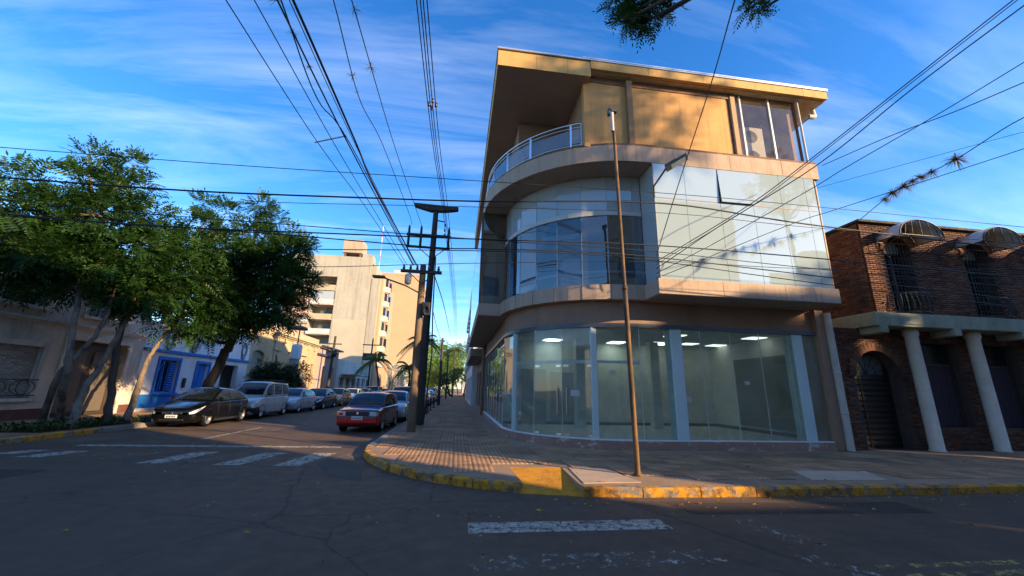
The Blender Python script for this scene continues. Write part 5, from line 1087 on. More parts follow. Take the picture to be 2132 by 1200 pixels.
    for sg in (1, -1):
        u = gws + .085; p = side(u, .15); mr = MB(); mr.bbox(p[0] - .06, sg * (p[1] + .03), p[2] - .01, p[0] + .05, sg * (p[1] + .2), p[2] + .12, .03); mr.build('wing_mirror', BLKP if kind in ('uno', 'van') else paint, car)
        for hx_ in (Bp - .03, Cp - .01):
            q = low(hx_, 5); MB().bbox(q[0] - .08, sg * (q[1] - .01), q[2] - .05, q[0] + .08, sg * (q[1] + .022), q[2] - .015, .008).build('door_handle', paint, car)
        q0 = low(.3, 3)
        MB().bbox(wbx[1] + rw + .08, sg * (W / 2 - .03), zb0 + .0, wbx[0] - rw - .08, sg * (W / 2 + .004), zb0 + .09, .01).build('sill', BLKP, car)
        if detail:
            ln = MB()
            for du in (gws + .09, Bp, Cp + .01):
                P_ = [low(du, s) for s in (3, 4, 5, 5.8)]; ln.tube([(x, sg * (y + .0005), z) for x, y, z in P_], .004, 4)
            ln.build('door_seam', BLKP, car)
    if detail:
        wp_ = MB(); p1 = topp(gws + .025, -.5, .02); p2 = topp(gws + .05, .15, .025); wp_.tube([p1, p2], .008, 5); p1 = topp(gws + .025, .15, .02); p2 = topp(gws + .05, .7, .025); wp_.tube([p1, p2], .008, 5); wp_.build('wiper', BLKP, ws)
    if rack:
        rk = MB()
        for sg in (1, -1): rk.tube([(xx(.45), sg * .58, Hh - .02), (xx(.47), sg * .58, Hh + .07), (xx(.88), sg * .58, Hh + .07), (xx(.9), sg * .58, Hh - .03)], .018, 6)
        for u in (.52, .68, .82): rk.tube([(xx(u), -.58, Hh + .07), (xx(u), .58, Hh + .07)], .014, 6)
        rk.build('roof_rack', BLKP, car)
    if spare: MB().lathe([(.2, -L / 2 - .02), (.34, -L / 2 - .04), (.36, -L / 2 - .16), (.2, -L / 2 - .2), (.02, -L / 2 - .2)], (0, 0, .95), 'X', 22).build('spare_wheel', TYRE, car)
    for wx in wbx:
        for sg in (1, -1):
            MB().tube([(wx + (rw + .06) * math.cos(math.pi * q / 14 * 1.16 - .25), sg * (W / 2 - .004), rw + (rw + .06) * math.sin(math.pi * q / 14 * 1.16 - .25)) for q in range(15)], .017, 6).build('wheel_arch', BLKP if kind in ('uno', 'van', 'suv') else paint, car)
            yo = sg * (W / 2 - .012); yi = sg * (W / 2 - .20)
            wh = MB().lathe([(rw * .62, yi), (rw * .94, yi), (rw, lerp(yi, yo, .15)), (rw, lerp(yi, yo, .85)), (rw * .94, yo), (rw * .66, yo + sg * .002), (rw * .62, yo - sg * .03)], (wx, 0, rw), 'Y', 26).build('wheel', TYRE, car)
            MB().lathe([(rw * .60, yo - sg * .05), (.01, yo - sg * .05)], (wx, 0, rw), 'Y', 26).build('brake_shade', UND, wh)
            rm = MB(); rm.lathe([(rw * .66, yo + sg * .001), (rw * .64, yo + sg * .006), (rw * .57, yo - sg * .002), (rw * .55, yo - sg * .03)], (wx, 0, rw), 'Y', 26)
            for q in range(5):
                a = q * 2 * math.pi / 5 + wx; d = Vector((math.cos(a), 0, math.sin(a))); c_ = Vector((wx, yo - sg * .03, rw))
                rm.bar(c_ + d * .03, c_ + d * rw * .6, .055, .03)
            rm.lathe([(.055, yo - sg * .04), (.05, yo - sg * .012), (.01, yo - sg * .01)], (wx, 0, rw), 'Y', 14); rm.build('rim', RIM, wh)
    car.rotation_euler = (0, 0, rz); return car
FWD = -math.pi / 2
BLK = carpaint((.004, .004, .005)); SIL = carpaint((.42, .42, .41)); SILB = carpaint((.40, .43, .47)); WHT = carpaint((.62, .62, .60)); DRK = carpaint((.016, .017, .024)); REDD = carpaint((.13, .012, .014)); SKYHOOD = carpaint((.05, .085, .22)); REDB = carpaint((.55, .012, .012)); ORG = carpaint((.42, .20, .08)); GRY = carpaint((.12, .125, .13))
make_car('hatch', BLK, 'glossy black hatchback parked first by the left kerb', -10.42, 18.75, FWD)
make_car('van', carpaint((.60, .59, .56)), 'silver-white van with roof rack parked behind the black hatchback', -10.4, 23.15, FWD, bumper=BLKP, rack=True)
make_car('hatch', SILB, 'silver-blue hatchback parked behind the silver-white van', -10.35, 27.75, FWD)
make_car('sedan', DRK, 'dark blue sedan parked behind the silver-blue hatchback', -10.35, 32.5, FWD)
make_car('hatch', ORG, 'orange-tan hatchback parked behind the dark blue sedan', -10.4, 37.3, FWD, detail=False)
make_car('sedan', WHT, 'white sedan parked behind the orange-tan hatchback', -10.3, 42.2, FWD, detail=False)
make_car('hatch', GRY, 'dark grey hatchback parked beyond the white sedan', -10.4, 47.3, FWD, detail=False)
make_car('suv', SILB, 'silver-blue car parked far along the left kerb by the shops', -10.4, 52.8, FWD, detail=False)
make_car('hatch', WHT, 'small white hatchback last in the left row', -10.4, 58.5, FWD, detail=False)
make_car('uno', REDD, 'boxy dark red hatchback with sky reflection coloured onto bonnet and red bumper', -3.45, 17.55, FWD - .06, hood=SKYHOOD, bumper=REDB, flip_light=True)
make_car('hatch', SILB, 'pale silver hatchback right behind the red car', -3.25, 22.3, FWD)
make_car('suv', DRK, 'tall dark SUV parked third in the right row', -3.3, 27.4, FWD, detail=False)
make_car('hatch', SIL, 'silver hatchback showing red tail lamps behind the poles', -3.3, 32.4, -FWD, detail=False)
make_car('suv', WHT, 'white SUV with spare wheel on its back', -3.3, 37.6, -FWD, detail=False, spare=True)
make_car('sedan', GRY, 'grey sedan parked beyond the white SUV', -3.3, 42.8, -FWD, detail=False)
make_car('hatch', WHT, 'white hatchback far down the right row', -3.3, 47.8, -FWD, detail=False)
make_car('suv', SIL, 'silver SUV near the far end of the right row', -3.3, 53, -FWD, detail=False)
make_car('sedan', DRK, 'dark sedan at the far end of the right row', -3.3, 58.6, -FWD, detail=False)
# ================================================================== poles
WOOD = M('weathered pole wood', (.17, .115, .07), .85, .3, 2, .5, 20, stain=(.05, .035, .025), stain_amt=.7, stain_scale=(8, 8, .4)); WOODD = M('dark tarred wood', (.055, .042, .034), .85, .3, 2, .5, 20, stain=(.12, .09, .06), stain_amt=.4, stain_scale=(8, 8, .4)); PORC = plain('brown porcelain', (.06, .03, .02), .3)
wpole = thing('wooden_pole', 'pale wooden utility pole at the kerb in front of the dark pole', 'pole', (-1.52, 14.8, .15))
MB().tube([(-1.5, 14.8, .1), (-1.53, 14.8, 3), (-1.55, 14.8, 6.25)], [.155, .14, .115], 14).build('shaft', WOOD, wpole)
MB().bbox(-2.36, 14.62, 5.88, -.82, 14.72, 6.0, .01).build('crossarm', WOODD, wpole)
for s in (-1, 1): MB().bar((-1.55, 14.66, 5.45), (-1.55 + s * .5, 14.66, 5.9), .03, .03).build('brace', WOODD, wpole)
for x in (-2.25, -2.0, -1.75, -1.3, -.95): MB().lathe([(.02, 6.0), (.05, 6.03), (.055, 6.08), (.03, 6.12), (.045, 6.15), (.02, 6.2)], (x, 14.67, 0), n=10).build('insulator', PORC, wpole)
MB().bbox(-1.46, 14.52, 4.25, -1.16, 14.70, 4.75, .02).build('junction_box', BLKP, wpole)
bx_t = MB()
for k in range(9): bx_t.tube([(-1.33 + .10 * math.cos(a * .5236) + .008 * k, 14.5 - .006 * k, 4.5 + .17 * math.sin(a * .5236) - .012 * k) for a in range(13)], .014, 5)
bx_t.build('cable_coil', BLKP, wpole)
MB().tube([(-1.58, 14.7, 5.1), (-2.1, 14.4, 5.3), (-2.85, 14.0, 5.45)], .028, 6).build('lamp_arm', plain('grey lamp arm', (.18, .18, .17), .5), wpole); MB().bbox(-3.2, 13.85, 5.42, -2.75, 14.1, 5.5, .03).build('lamp_head', plain('lamp head grey', (.16, .15, .14), .5), wpole)
MB().lathe([(.06, 5.4), (.12, 5.44), (.13, 5.74), (.06, 5.82)], (-2.05, 14.6, 0), n=14).build('bell_housing', plain('grey bell', (.4, .4, .4), .4), wpole)
dpole = thing('tarred_pole', 'tall dark utility pole with trapezoid crosshead and post insulators', 'pole', (-1.52, 17.6, .15))
MB().tube([(-1.5, 17.6, .1), (-1.5, 17.6, 5), (-1.46, 17.6, 10.0)], [.19, .165, .12], 14).build('shaft', WOODD, dpole)
MB().add([(-2.5, 17.45, 10.15), (-.4, 17.45, 10.1), (-.4, 17.45, 9.98), (-1.0, 17.45, 9.86), (-1.7, 17.45, 9.83), (-2.45, 17.45, 10.02)] + [(-2.5, 17.75, 10.15), (-.4, 17.75, 10.1), (-.4, 17.75, 9.98), (-1.0, 17.75, 9.86), (-1.7, 17.75, 9.83), (-2.45, 17.75, 10.02)],
         [(0, 1, 2, 3, 4, 5), (11, 10, 9, 8, 7, 6)] + [(i, (i + 1) % 6, 6 + (i + 1) % 6, 6 + i) for i in range(6)]).build('crosshead', WOODD, dpole)
MB().bbox(-2.7, 17.42, 8.48, -.7, 17.52, 8.6, .01).build('crossarm', WOODD, dpole); MB().bbox(-2.7, 17.43, 7.9, -.7, 17.51, 7.98, .01).build('crossarm', WOODD, dpole)
for x in (-2.6, -2.05, -.78): MB().lathe([(.05, 7.98), (.06, 8.0), (.055, 8.85), (.03, 9.0)], (x, 17.47, 0), n=10).build('post_insulator', BLKP, dpole)
for s, z in ((-1, 7.4), (1, 7.4)): MB().bar((-1.5, 17.45, z), (-1.5 + s * .6, 17.45, z + .5), .03, .03).build('brace', WOODD, dpole)
MB().bar((-1.45, 17.5, 9.35), (-1.0, 17.5, 9.3), .03, .05).build('bracket', WOODD, dpole)
for z in (9.2, 8.95, 8.7): MB().tube([(-.98, 17.5, z), (-.98, 17.5, z - .15)], .035, 8).build('strain_insulator', PORC, dpole)
MB().tube([(-1.3, 17.4, 7.5), (-1.25, 17.4, 5), (-1.15, 17.4, 3), (-1.3, 17.42, .2)], .03, 6).build('riser_cable', BLKP, dpole)
FP = thing('utility_pole', 'dark wooden utility pole on the left pavement by the pink house', 'pole', (-12, 39.8, .15)); MB().tube([(-12, 39.8, .1), (-11.9, 39.8, 6.3)], [.15, .1], 10).build('shaft', WOODD, FP); MB().bbox(-12.7, 39.7, 5.5, -11.2, 39.8, 5.6, .01).build('crossarm', WOODD, FP); MB().lathe([(.25, 4.3), (.25, 4.9)], (-11.75, 39.5, 0), n=12).build('transformer', BLKP, FP)
FP2 = thing('utility_pole', 'far wooden cross pole with dark sign box', 'pole', (-12.2, 58, .15)); MB().tube([(-12.2, 58, .1), (-12.2, 58, 8.3)], [.15, .1], 8).build('shaft', WOODD, FP2); MB().bbox(-13.5, 57.9, 7.3, -10.9, 58, 7.45, .01).build('crossarm', WOODD, FP2); MB().bbox(-13.3, 57.7, 5.2, -11.5, 57.9, 6.2, .02).build('sign_box', BLKP, FP2)
for k, (y, h, lab) in enumerate(((38, 6.3, 'slim dark pole on the right pavement in front of the green trees'), (62, 6.8, 'thin distant pole among the green trees'))):
    q = thing('utility_pole', lab, 'pole', (-1.6, y, .15)); MB().tube([(-1.6, y, .1), (-1.6, y, h)], [.14, .1], 10).build('shaft', WOODD, q); MB().bbox(-1.9, y - .1, h - .3, -1.3, y, h - .22, .01).build('crossarm', WOODD, q)
gl_ = thing('street_sign_pillar', 'pale grey pillar box with rounded top on the left pavement', 'pillar', (-13.2, 34.5, .15)); MB().bbox(-13.4, 34.3, .15, -13.0, 34.7, 3.6, .03).build('post', M('grey pillar', (.3, .29, .27), .8, .15), gl_); MB().bbox(-13.55, 34.2, 3.6, -12.85, 34.8, 4.9, .12).build('cabinet', plain('pale blue grey', (.55, .6, .62), .5), gl_); MB().tube([(-13.2, 34.5, 4.9), (-13.2, 34.5, 6.6)], .05, 8).build('riser', BLKP, gl_)
MB().lathe([(.62, 6.1), (.55, 6.3), (.2, 6.42)], (-13.2, 34.5, 0), n=16).build('lamp_shade', plain('dark lamp shade', (.05, .05, .05), .5), gl_); MB().lathe([(.1, 6.6), (.42, 6.65), (.45, 7.15), (.1, 7.3)], (-13.3, 34.7, 0), n=16).build('dish', plain('pale dish', (.5, .52, .5), .4), gl_)
# short bollards at the kerb
for k, y in enumerate((24.6, 26.2, 29.0, 33.0)):
    q = thing('bollard', ('first', 'second', 'third', 'fourth')[k] + ' dark bollard from the poles along the side pavement kerb', 'bollard', (-1.75, y, .15), 'kerb bollards'); MB().lathe([(.11, .15), (.11, .2), (.045, .24), (.045, .85), (.06, .87), (.05, .93), (.01, .95)], (-1.75, y, 0), n=10).build('post', BLKP, q)
# ================================================================== cables
CAB = plain('black cable', (.012, .012, .013), .6)
def spline(P, n=8):
    P = [np.array(p, float) for p in P]; out = []
    for i in range(len(P) - 1):
        p0 = P[i - 1] if i else 2 * P[0] - P[1]; p3 = P[i + 2] if i + 2 < len(P) else 2 * P[-1] - P[-2]; p1, p2 = P[i], P[i + 1]
        for k in range(n):
            t = k / n; out.append(.5 * ((2 * p1) + (p2 - p0) * t + (2 * p0 - 5 * p1 + 4 * p2 - p3) * t * t + (3 * p1 - p0 - 3 * p2 + p3) * t ** 3))
    out.append(P[-1]); return out
CABLES = []; gU = 'cables running up over the side street'; gX = 'cables crossing in front of the buildings'; gD = 'service cables slanting to the glass bay'
def cable(pts, r, label, group):
    P = spline([at_y(p[0], p[1], p[3]) if len(p) > 3 and p[2] == 'y' else at_d(*p) for p in pts], 6)
    if group in (gU, gX, gD) and (pts[0][1] < 1 or pts[0][0] < 0 or pts[0][0] > 2132):
        t_ = P[0] - P[1]; t_ /= np.linalg.norm(t_); t_[2] *= .3; P = [P[0] + t_ * 22] + P
    if group == gX: t_ = P[-1] - P[-2]; t_ /= np.linalg.norm(t_); t_[2] *= .3; P = P + [P[-1] + t_ * 25]
    o = MB().tube(P, r, 5).build('overhead_cable', CAB, None, label=label, cat='cable', group=group); CABLES.append(P); return P
def up(pts, r, lab): return cable(pts, r, lab, gU)
up([(410, -100, 8.6), (470, 0, 9.0), (660, 295, 11.5), (760, 430, 13.2), (842, 553, 15.4)], .010, 'leftmost thin cable from the top edge down to the wooden pole')
A2 = up([(470, -100, 8.6), (529, 0, 9.0), (696, 300, 11.6), (780, 440, 13.4), (848, 553, 15.4)], .010, 'second thin cable from the left at the top edge')
A3 = up([(577, 0, 8.9), (725, 300, 11.6), (860, 553, 15.4)], .017, 'cable with tufts at the top edge, left of the thick pair')
up([(585, 0, 8.9), (660, 205, 10), (729, 300, 11.6), (862, 553, 15.4)], .013, 'cable crossing beside the tufted cable')
up([(552, -100, 8.4), (602, 0, 8.8), (739, 300, 11.7), (865, 553, 15.4)], .009, 'thin bluish cable just left of the thickest one')
up([(560, -100, 8.3), (610, 0, 8.7), (742, 300, 11.6), (780, 390, 12.8), (868, 553, 15.4)], .024, 'thickest cable from the top edge to the wooden pole')
A7 = up([(655, -100, 9.3), (694, 0, 10.0), (748, 205, 11.8), (796, 300, 14.0), (850, 440, 17.5), (858, 468, 19.2)], .012, 'cable with air plants, left of two, running to the dark pole')
A8 = up([(700, -100, 9.3), (732, 0, 10.0), (820, 300, 14.2), (878, 470, 19.3)], .012, 'cable with air plants, right of two, running to the dark pole')
Bq = []
for k, (a, b, c, d) in enumerate(((867, 901, 926, 944), (875, 905, 929, 946), (881, 909, 931, 948), (889, 915, 936, 950))):
    Bq.append(up([(a - 8, -90, 9.0), (a, 0, 10), (b, 300, 14.2), (c, 470, 19.8), (d, 640, 34), (d + 1.5, 700, 52)], .013, ('first', 'second', 'third', 'fourth')[k] + ' from the left of four steep parallel cables left of the building'))
up([(905, 575, 15.3), (925, 640, 22), (938, 700, 40)], .02, 'sagging bundle leaving the wooden pole towards the far trees'); up([(902, 650, 17.9), (912, 690, 24), (922, 716, 38)], .016, 'short black bundle below the poles towards the far trees')
def cx(pts, r, lab, y=7.6): return cable([(p[0], p[1], 'y', y) for p in pts], r, lab, gX)
cx([(-300, 285), (0, 307), (500, 345), (1010, 378), (1400, 404), (1690, 430), (2200, 480)], .008, 'highest thin cable crossing the sky above the left trees')
cx([(-300, 352), (0, 370), (400, 398), (750, 412), (1010, 420), (1380, 424), (1700, 470), (2250, 535)], .018, 'thickest cable crossing level in front of trees and glass')
cx([(-300, 395), (0, 415), (200, 437), (600, 468), (1010, 500), (1340, 522), (1700, 560), (2250, 610)], .009, 'thin cable third from the top through the left trees')
cx([(-300, 425), (0, 445), (300, 470), (700, 487), (1010, 499), (1340, 510), (1720, 540), (2250, 590)], .014, 'dark cable midway through the left tree crowns')
cx([(-300, 430), (0, 449), (500, 482), (900, 515), (1010, 519), (1300, 530), (1700, 575), (2250, 640)], .012, 'dark cable just below the midway one, lowest through the crowns')
cx([(500, 415), (580, 422), (1010, 432), (1400, 445), (1700, 475), (2250, 515)], .007, 'faint thin cable under the thickest crossing cable', 7.7)
cx([(600, 517), (700, 520), (1010, 523), (1300, 536), (1700, 590), (2250, 655)], .010, 'cable crossing below the poles crosshead towards the brick house', 7.7)
cx([(640, 556), (730, 555), (1010, 548), (1390, 545), (1700, 560), (2250, 560)], .007, 'faint low cable crossing near the upper windows', 7.8)
def dg(pts, r, lab): return cable(pts, r, lab, gD)
dg([(2240, -100, 13), (2110, 0, 13), (1900, 165, 12.6), (1690, 330, 12.2), (1560, 427, 12), (1400, 525, 11.7), (1366, 545, 11.72)], .012, 'uppermost slanting cable from the top right corner')
dg([(2250, -100, 13), (2119, 0, 13), (1905, 167, 12.6), (1693, 333, 12.2), (1563, 431, 12), (1400, 530, 11.7), (1366, 552, 11.74)], .009, 'thin twin just under the uppermost slanting cable')
dg([(2270, -88, 13), (2132, 12, 13), (1900, 185, 12.6), (1700, 345, 12.2), (1500, 470, 11.9), (1366, 560, 11.74)], .013, 'third slanting cable from the top right')
dg([(2270, 45, 13.5), (2132, 130, 13.5), (1950, 240, 13), (1760, 350, 12.5), (1690, 393, 12.3), (1500, 500, 12), (1366, 570, 11.75)], .010, 'slanting cable that crosses another left of the right edge')
dg([(2270, 115, 14), (2132, 172, 14), (1990, 232, 13.9), (1850, 285, 14), (1712, 345, 15.1)], .011, 'cable sagging to the roof side corner of the glass building')
D6 = dg([(2270, 205, 13.5), (2132, 245, 13.6), (1990, 332, 14.2), (1870, 395, 15), (1790, 458, 16.8)], .011, 'cable with a row of bushy air plants above the brick house')
dg([(2270, 245, 15), (2132, 275, 15), (1900, 338, 15), (1700, 392, 15)], .006, 'thin pale cable behind the tufted cable')
dg([(2270, 262, 14), (2132, 310, 14), (1880, 392, 13.6), (1730, 440, 13), (1640, 470, 12.6), (1366, 580, 11.76)], .009, 'lowest long slanting cable passing under the air plants')
dg([(1560, -90, 8.6), (1530, 0, 9), (1485, 160, 10), (1430, 330, 11.2), (1395, 440, 11.4), (1366, 535, 11.72)], .012, 'lone steep cable from the top edge past the LED lamp')
sb = thing('cable_spacer', 'light spreader bar hanging between three cables at upper left', 'spacer', tuple(at_d(690, 290, 11.5))); MB().tube([at_d(655, 297, 11.6), at_d(722, 283, 11.6)], .018, 6).build('bar', plain('pale grey bar', (.4, .4, .4), .5), sb)
ins = thing('cable_clamp', 'small brown clamp joining the four steep parallel cables', 'clamp', tuple(at_d(900, 217, 12.6)))
for px, py in ((893, 217), (901, 210), (899, 225), (908, 219)): MB().lathe([(.01, -.08), (.04, -.06), (.04, .06), (.01, .08)], tuple(at_d(px, py, 12.7)), n=8).build('clip', PORC, ins)
# air plants
AIR = leafmat('air plant leaf', (.10, .10, .05), (.20, .18, .08), .3)
def tuft(p, s, label, n=34):
    m_ = MB(); p = np.array(p)
    for k in range(n):
        d = rng.normal(size=3); d /= np.linalg.norm(d); d[2] = d[2] * .8 - .05; sd = np.cross(d, [0, .3, 1]); sd /= np.linalg.norm(sd) + 1e-9; L = s * rng.uniform(.6, 1.1); w_ = s * .02
        mid = p + d * L * .55; tip = p + d * L + np.array([0, 0, -.25 * L]); m_.add([p - sd * w_, p + sd * w_, mid + sd * w_ * .8, tip, mid - sd * w_ * .8], [(0, 1, 2, 4), (4, 2, 3)])
    m_.build('air_plant', AIR, None, fix=False, label=label, cat='plant', group='air plants on the cables')
def near(P, px, py):
    best = None
    for q in P:
        c = ROT.T @ (np.array(q) - CAM); d = math.hypot(CX + FPX * c[0] / -c[2] - px, CY - FPX * c[1] / -c[2] - py)
        if best is None or d < best[0]: best = (d, q)
    return best[1]
def on(P, px, py): q = near(spline(P[::1], 6), px, py); return q
nm = ['largest bushy air plant, highest on the tufted cable at right', 'second air plant down the tufted cable at right', 'third air plant down the tufted cable at right', 'fourth air plant, small, down the tufted cable', 'fifth air plant down the tufted cable at right', 'sixth, broad air plant down the tufted cable', 'lowest air plant on the tufted cable at right']
for (px, py, s), l in zip(((1990, 336, .30), (1943, 366, .22), (1922, 380, .22), (1905, 390, .2), (1890, 401, .26), (1868, 414, .28), (1847, 424, .2)), nm): tuft(on(D6, px, py), s * 1.05, l, 110)
for P, px, py, s, l in ((A8, 735, 17, .24, 'spidery air plant near the top edge on the right of two cables'), (A8, 771, 138, .28, 'large spidery air plant midway on the right of two cables'), (A7, 747, 155, .22, 'spidery air plant midway on the left of two cables'), (A7, 757, 188, .12, 'tiny air plant below another on the left of two cables'), (A3, 580, 8, .2, 'air plant on the cable at the top edge, left of the thick pair'), (A3, 594, 42, .16, 'air plant second down the tufted left cable'), (A3, 647, 140, .16, 'small air plant where two left cables cross')): tuft(on(P, px, py), s * .9, l, 22)
# ================================================================== trees
BARK = M('pale mottled bark', (.19, .145, .105), .92, .3, 4, .8, 22, stain=(.055, .042, .032), stain_amt=.85, stain_scale=(5, 5, 1.6), stain_lo=.46, stain_hi=.6); BARKD = M('dark rough bark', (.075, .06, .045), .95, .3, 3, .7, 18)
def fronds(clumps, dens, flen=.38, npair=6, lw=.26, droop=.35, upb=.15, seed=1):
    """pinnate leaves scattered through the clumps; one quad per leaflet"""
    g_ = np.random.default_rng(seed); V = []
    for c, r_ in clumps:
        n = max(6, int(dens * r_ ** 2))
        d = g_.normal(size=(n, 3)); d /= np.linalg.norm(d, axis=1)[:, None]; rad = r_ * g_.uniform(.15, 1.0, n) ** .45
        o = np.array(c) + d * rad[:, None] * np.array([1, 1, .85])
        ax = d + g_.normal(size=(n, 3)) * .55 + np.array([0, 0, upb]); ax /= np.linalg.norm(ax, axis=1)[:, None]
        up_ = np.array([0, 0, 1.0]) + g_.normal(size=(n, 3)) * .35; sd = np.cross(ax, up_); sd /= np.linalg.norm(sd, axis=1)[:, None] + 1e-9; nn = np.cross(sd, ax)
        fl_ = flen * g_.uniform(.6, 1.15, n)
        for j in range(npair + 1):
            t = (j + .6) / (npair + .6)
            base = o + ax * (fl_ * t)[:, None] + np.array([0, 0, -1.0]) * (droop * fl_ * t * t)[:, None]
            for s in ((-1, 1) if j < npair else (0,)):
                ld = sd * s * .85 + ax * (.5 if s else 1) + nn * g_.uniform(-.25, .1, n)[:, None] + np.array([0, 0, -.25]); ld /= np.linalg.norm(ld, axis=1)[:, None]
                ll = (fl_ * .40 * (1 - .35 * abs(t - .45)) * g_.uniform(.8, 1.15, n))[:, None]; pw = np.cross(ld, nn); pw /= np.linalg.norm(pw, axis=1)[:, None] + 1e-9
                V.append(np.stack([base, base + ld * ll * .45 + pw * ll * lw * .5, base + ld * ll, base + ld * ll * .45 - pw * ll * lw * .5], 1))
    return np.concatenate(V)
def quads(V, name, mat, parent, **kw):
    n = len(V); me = bpy.data.meshes.new(name); me.vertices.add(4 * n); me.vertices.foreach_set('co', V.reshape(-1).astype(np.float32)); me.loops.add(4 * n); me.loops.foreach_set('vertex_index', np.arange(4 * n, dtype=np.int32)); me.polygons.add(n)
    me.polygons.foreach_set('loop_start', np.arange(0, 4 * n, 4, dtype=np.int32)); me.update(calc_edges=True); me.validate(); return link(me, name, mat, parent, **kw)
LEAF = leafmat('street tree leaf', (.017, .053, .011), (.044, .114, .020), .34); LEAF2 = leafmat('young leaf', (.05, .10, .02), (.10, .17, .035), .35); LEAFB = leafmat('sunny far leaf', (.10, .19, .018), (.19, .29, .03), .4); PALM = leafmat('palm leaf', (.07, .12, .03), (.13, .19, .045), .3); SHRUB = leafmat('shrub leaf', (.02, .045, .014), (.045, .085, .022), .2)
def tree(name, label, base, trunk_pts, r0, clumps, mat, bark, dens, seed, group='trees planted at the left kerb', **kw):
    t = thing(name, label, 'tree', tuple(base)); t['group'] = group; P = [np.array(base, float)] + [np.array(p, float) for p in trunk_pts]; Q = spline(P, 5)
    Q = [q + (rng.normal(size=3) * r0 * .12 if i else 0) for i, q in enumerate(Q)]; MB().tube(Q, [lerp(r0 * .85, r0 * .42, i / (len(Q) - 1)) * (1.35 if i == 0 else 1) * rng.uniform(.93, 1.07) for i in range(len(Q))], 11).build('trunk', bark, t)
    lb = MB(); tip = Q[-1]
    for c, r_ in clumps:
        c = np.array(c); q = min(Q[len(Q) // 3:], key=lambda s: np.linalg.norm(s - c) + max(0, s[2] - c[2]) * 2); m1 = q * .45 + c * .55 + np.array([0, 0, -.15 * np.linalg.norm(c - q)]); lb.tube(spline([q, m1, c], 4), [r0 * .38 * (1 - .9 * i / 8) + .008 for i in range(9)], 6)
        for k in range(4): d = rng.normal(size=3); d /= np.linalg.norm(d); lb.tube([c - d * .05, c + d * r_ * .8], [.014, .005], 4)
    lb.build('limbs', bark, t); quads(fronds(clumps, dens, seed=seed, **kw), 'crown', mat, t); return t
def C(px, py, y, rpx): p = at_y(px, py, y); return (p, rpx / FPX * y * .93)
Zs = .17
def bed(px, py): return at_z(px, py, Zs)
tree('leaning_tree', 'pale slender tree leaning left, tallest at the left edge', bed(120, 886), [at_y(140, 770, 14.6), at_y(150, 690, 14.7), at_y(172, 560, 14.8), at_y(200, 420, 15)], .13,
     [C(40, 372, 14.2, 34), C(28, 418, 14.2, 38), C(75, 440, 14.4, 44), C(190, 330, 15, 30), C(185, 380, 15, 46), C(240, 350, 15.2, 22), C(278, 345, 15.2, 24), C(270, 395, 15.2, 40), C(130, 450, 14.8, 56), C(210, 455, 15, 66), C(20, 500, 14, 48), C(300, 450, 15.4, 42), C(70, 530, 14.2, 60)], LEAF, BARK, 205, 11, flen=.62, lw=.30, droop=.2)
tree('leaning_tree', 'pale tree whose trunk slants right low across the others', bed(84, 884), [at_y(120, 790, 15.2), at_y(170, 730, 15.2), at_y(212, 680, 15.3), at_y(240, 600, 15.4)], .12,
     [C(150, 530, 15, 62), C(240, 530, 15.3, 68), C(110, 565, 14.8, 48), C(200, 575, 15.2, 52), C(45, 570, 14.3, 40), C(300, 520, 15.6, 44), C(165, 600, 15, 22)], LEAF, BARK, 205, 12, flen=.62, lw=.30, droop=.2)
tree('leaning_tree', 'mottled tree slanting right from the front of the planted bed', bed(145, 892), [at_y(175, 815, 15.2), at_y(215, 750, 15.6), at_y(250, 690, 16), at_y(290, 610, 16.4)], .15,
     [C(300, 590, 16.2, 62), C(350, 560, 16.8, 54), C(270, 610, 16, 40), C(330, 610, 16.6, 38), C(255, 625, 16, 18)], LEAF, BARK, 205, 13, flen=.62, lw=.30, droop=.2)
tree('upright_tree', 'dark upright trunk between the leaning trees', bed(222, 884), [at_y(236, 800, 16.4), at_y(250, 700, 16.6), at_y(290, 590, 17), at_y(330, 520, 17.5)], .15,
     [C(340, 500, 17.5, 38), C(390, 560, 17.8, 60), C(420, 480, 18, 36), C(424, 425, 18.2, 18), C(400, 520, 18, 48), C(370, 610, 17.6, 40)], LEAF, BARKD, 205, 14, flen=.62, lw=.30, droop=.2)
tree('leaning_tree', 'brown forked tree slanting right beside the blue house', bed(262, 882), [at_y(285, 810, 17.4), at_y(308, 750, 17.8), at_y(330, 715, 18.2), at_y(370, 660, 18.6)], .14,
     [C(400, 650, 18.6, 46), C(440, 620, 18.8, 52), C(385, 675, 18.4, 24), C(335, 670, 18, 16), C(440, 665, 18.8, 30), C(470, 445, 18.6, 30), C(460, 520, 18.6, 46)], LEAF, BARK, 205, 15, flen=.62, lw=.30, droop=.2)
F0 = np.array([-12.4, 21.6, .17])
tree('large_street_tree', 'thick dark-trunked tree behind the black car spreading over the street', F0, [at_y(455, 760, 21.5), at_y(478, 715, 21.3), at_y(510, 640, 21), at_y(520, 560, 21)], .30,
     [C(500, 560, 20.6, 66), C(560, 560, 20.6, 60), C(540, 505, 20.8, 42), C(545, 430, 21, 22), C(566, 455, 21, 20), C(600, 530, 20.4, 40), C(635, 515, 20.2, 20), C(610, 590, 20.2, 44), C(638, 588, 20, 24), C(560, 630, 20.4, 48), C(500, 640, 20.6, 60), C(600, 650, 20.2, 30), C(470, 590, 20.8, 56), C(480, 675, 20.6, 28), C(425, 695, 20.8, 18), C(520, 680, 20.4, 14), C(610, 492, 20.4, 16)], LEAF, BARKD, 270, 16, flen=.62, lw=.30, droop=.2)
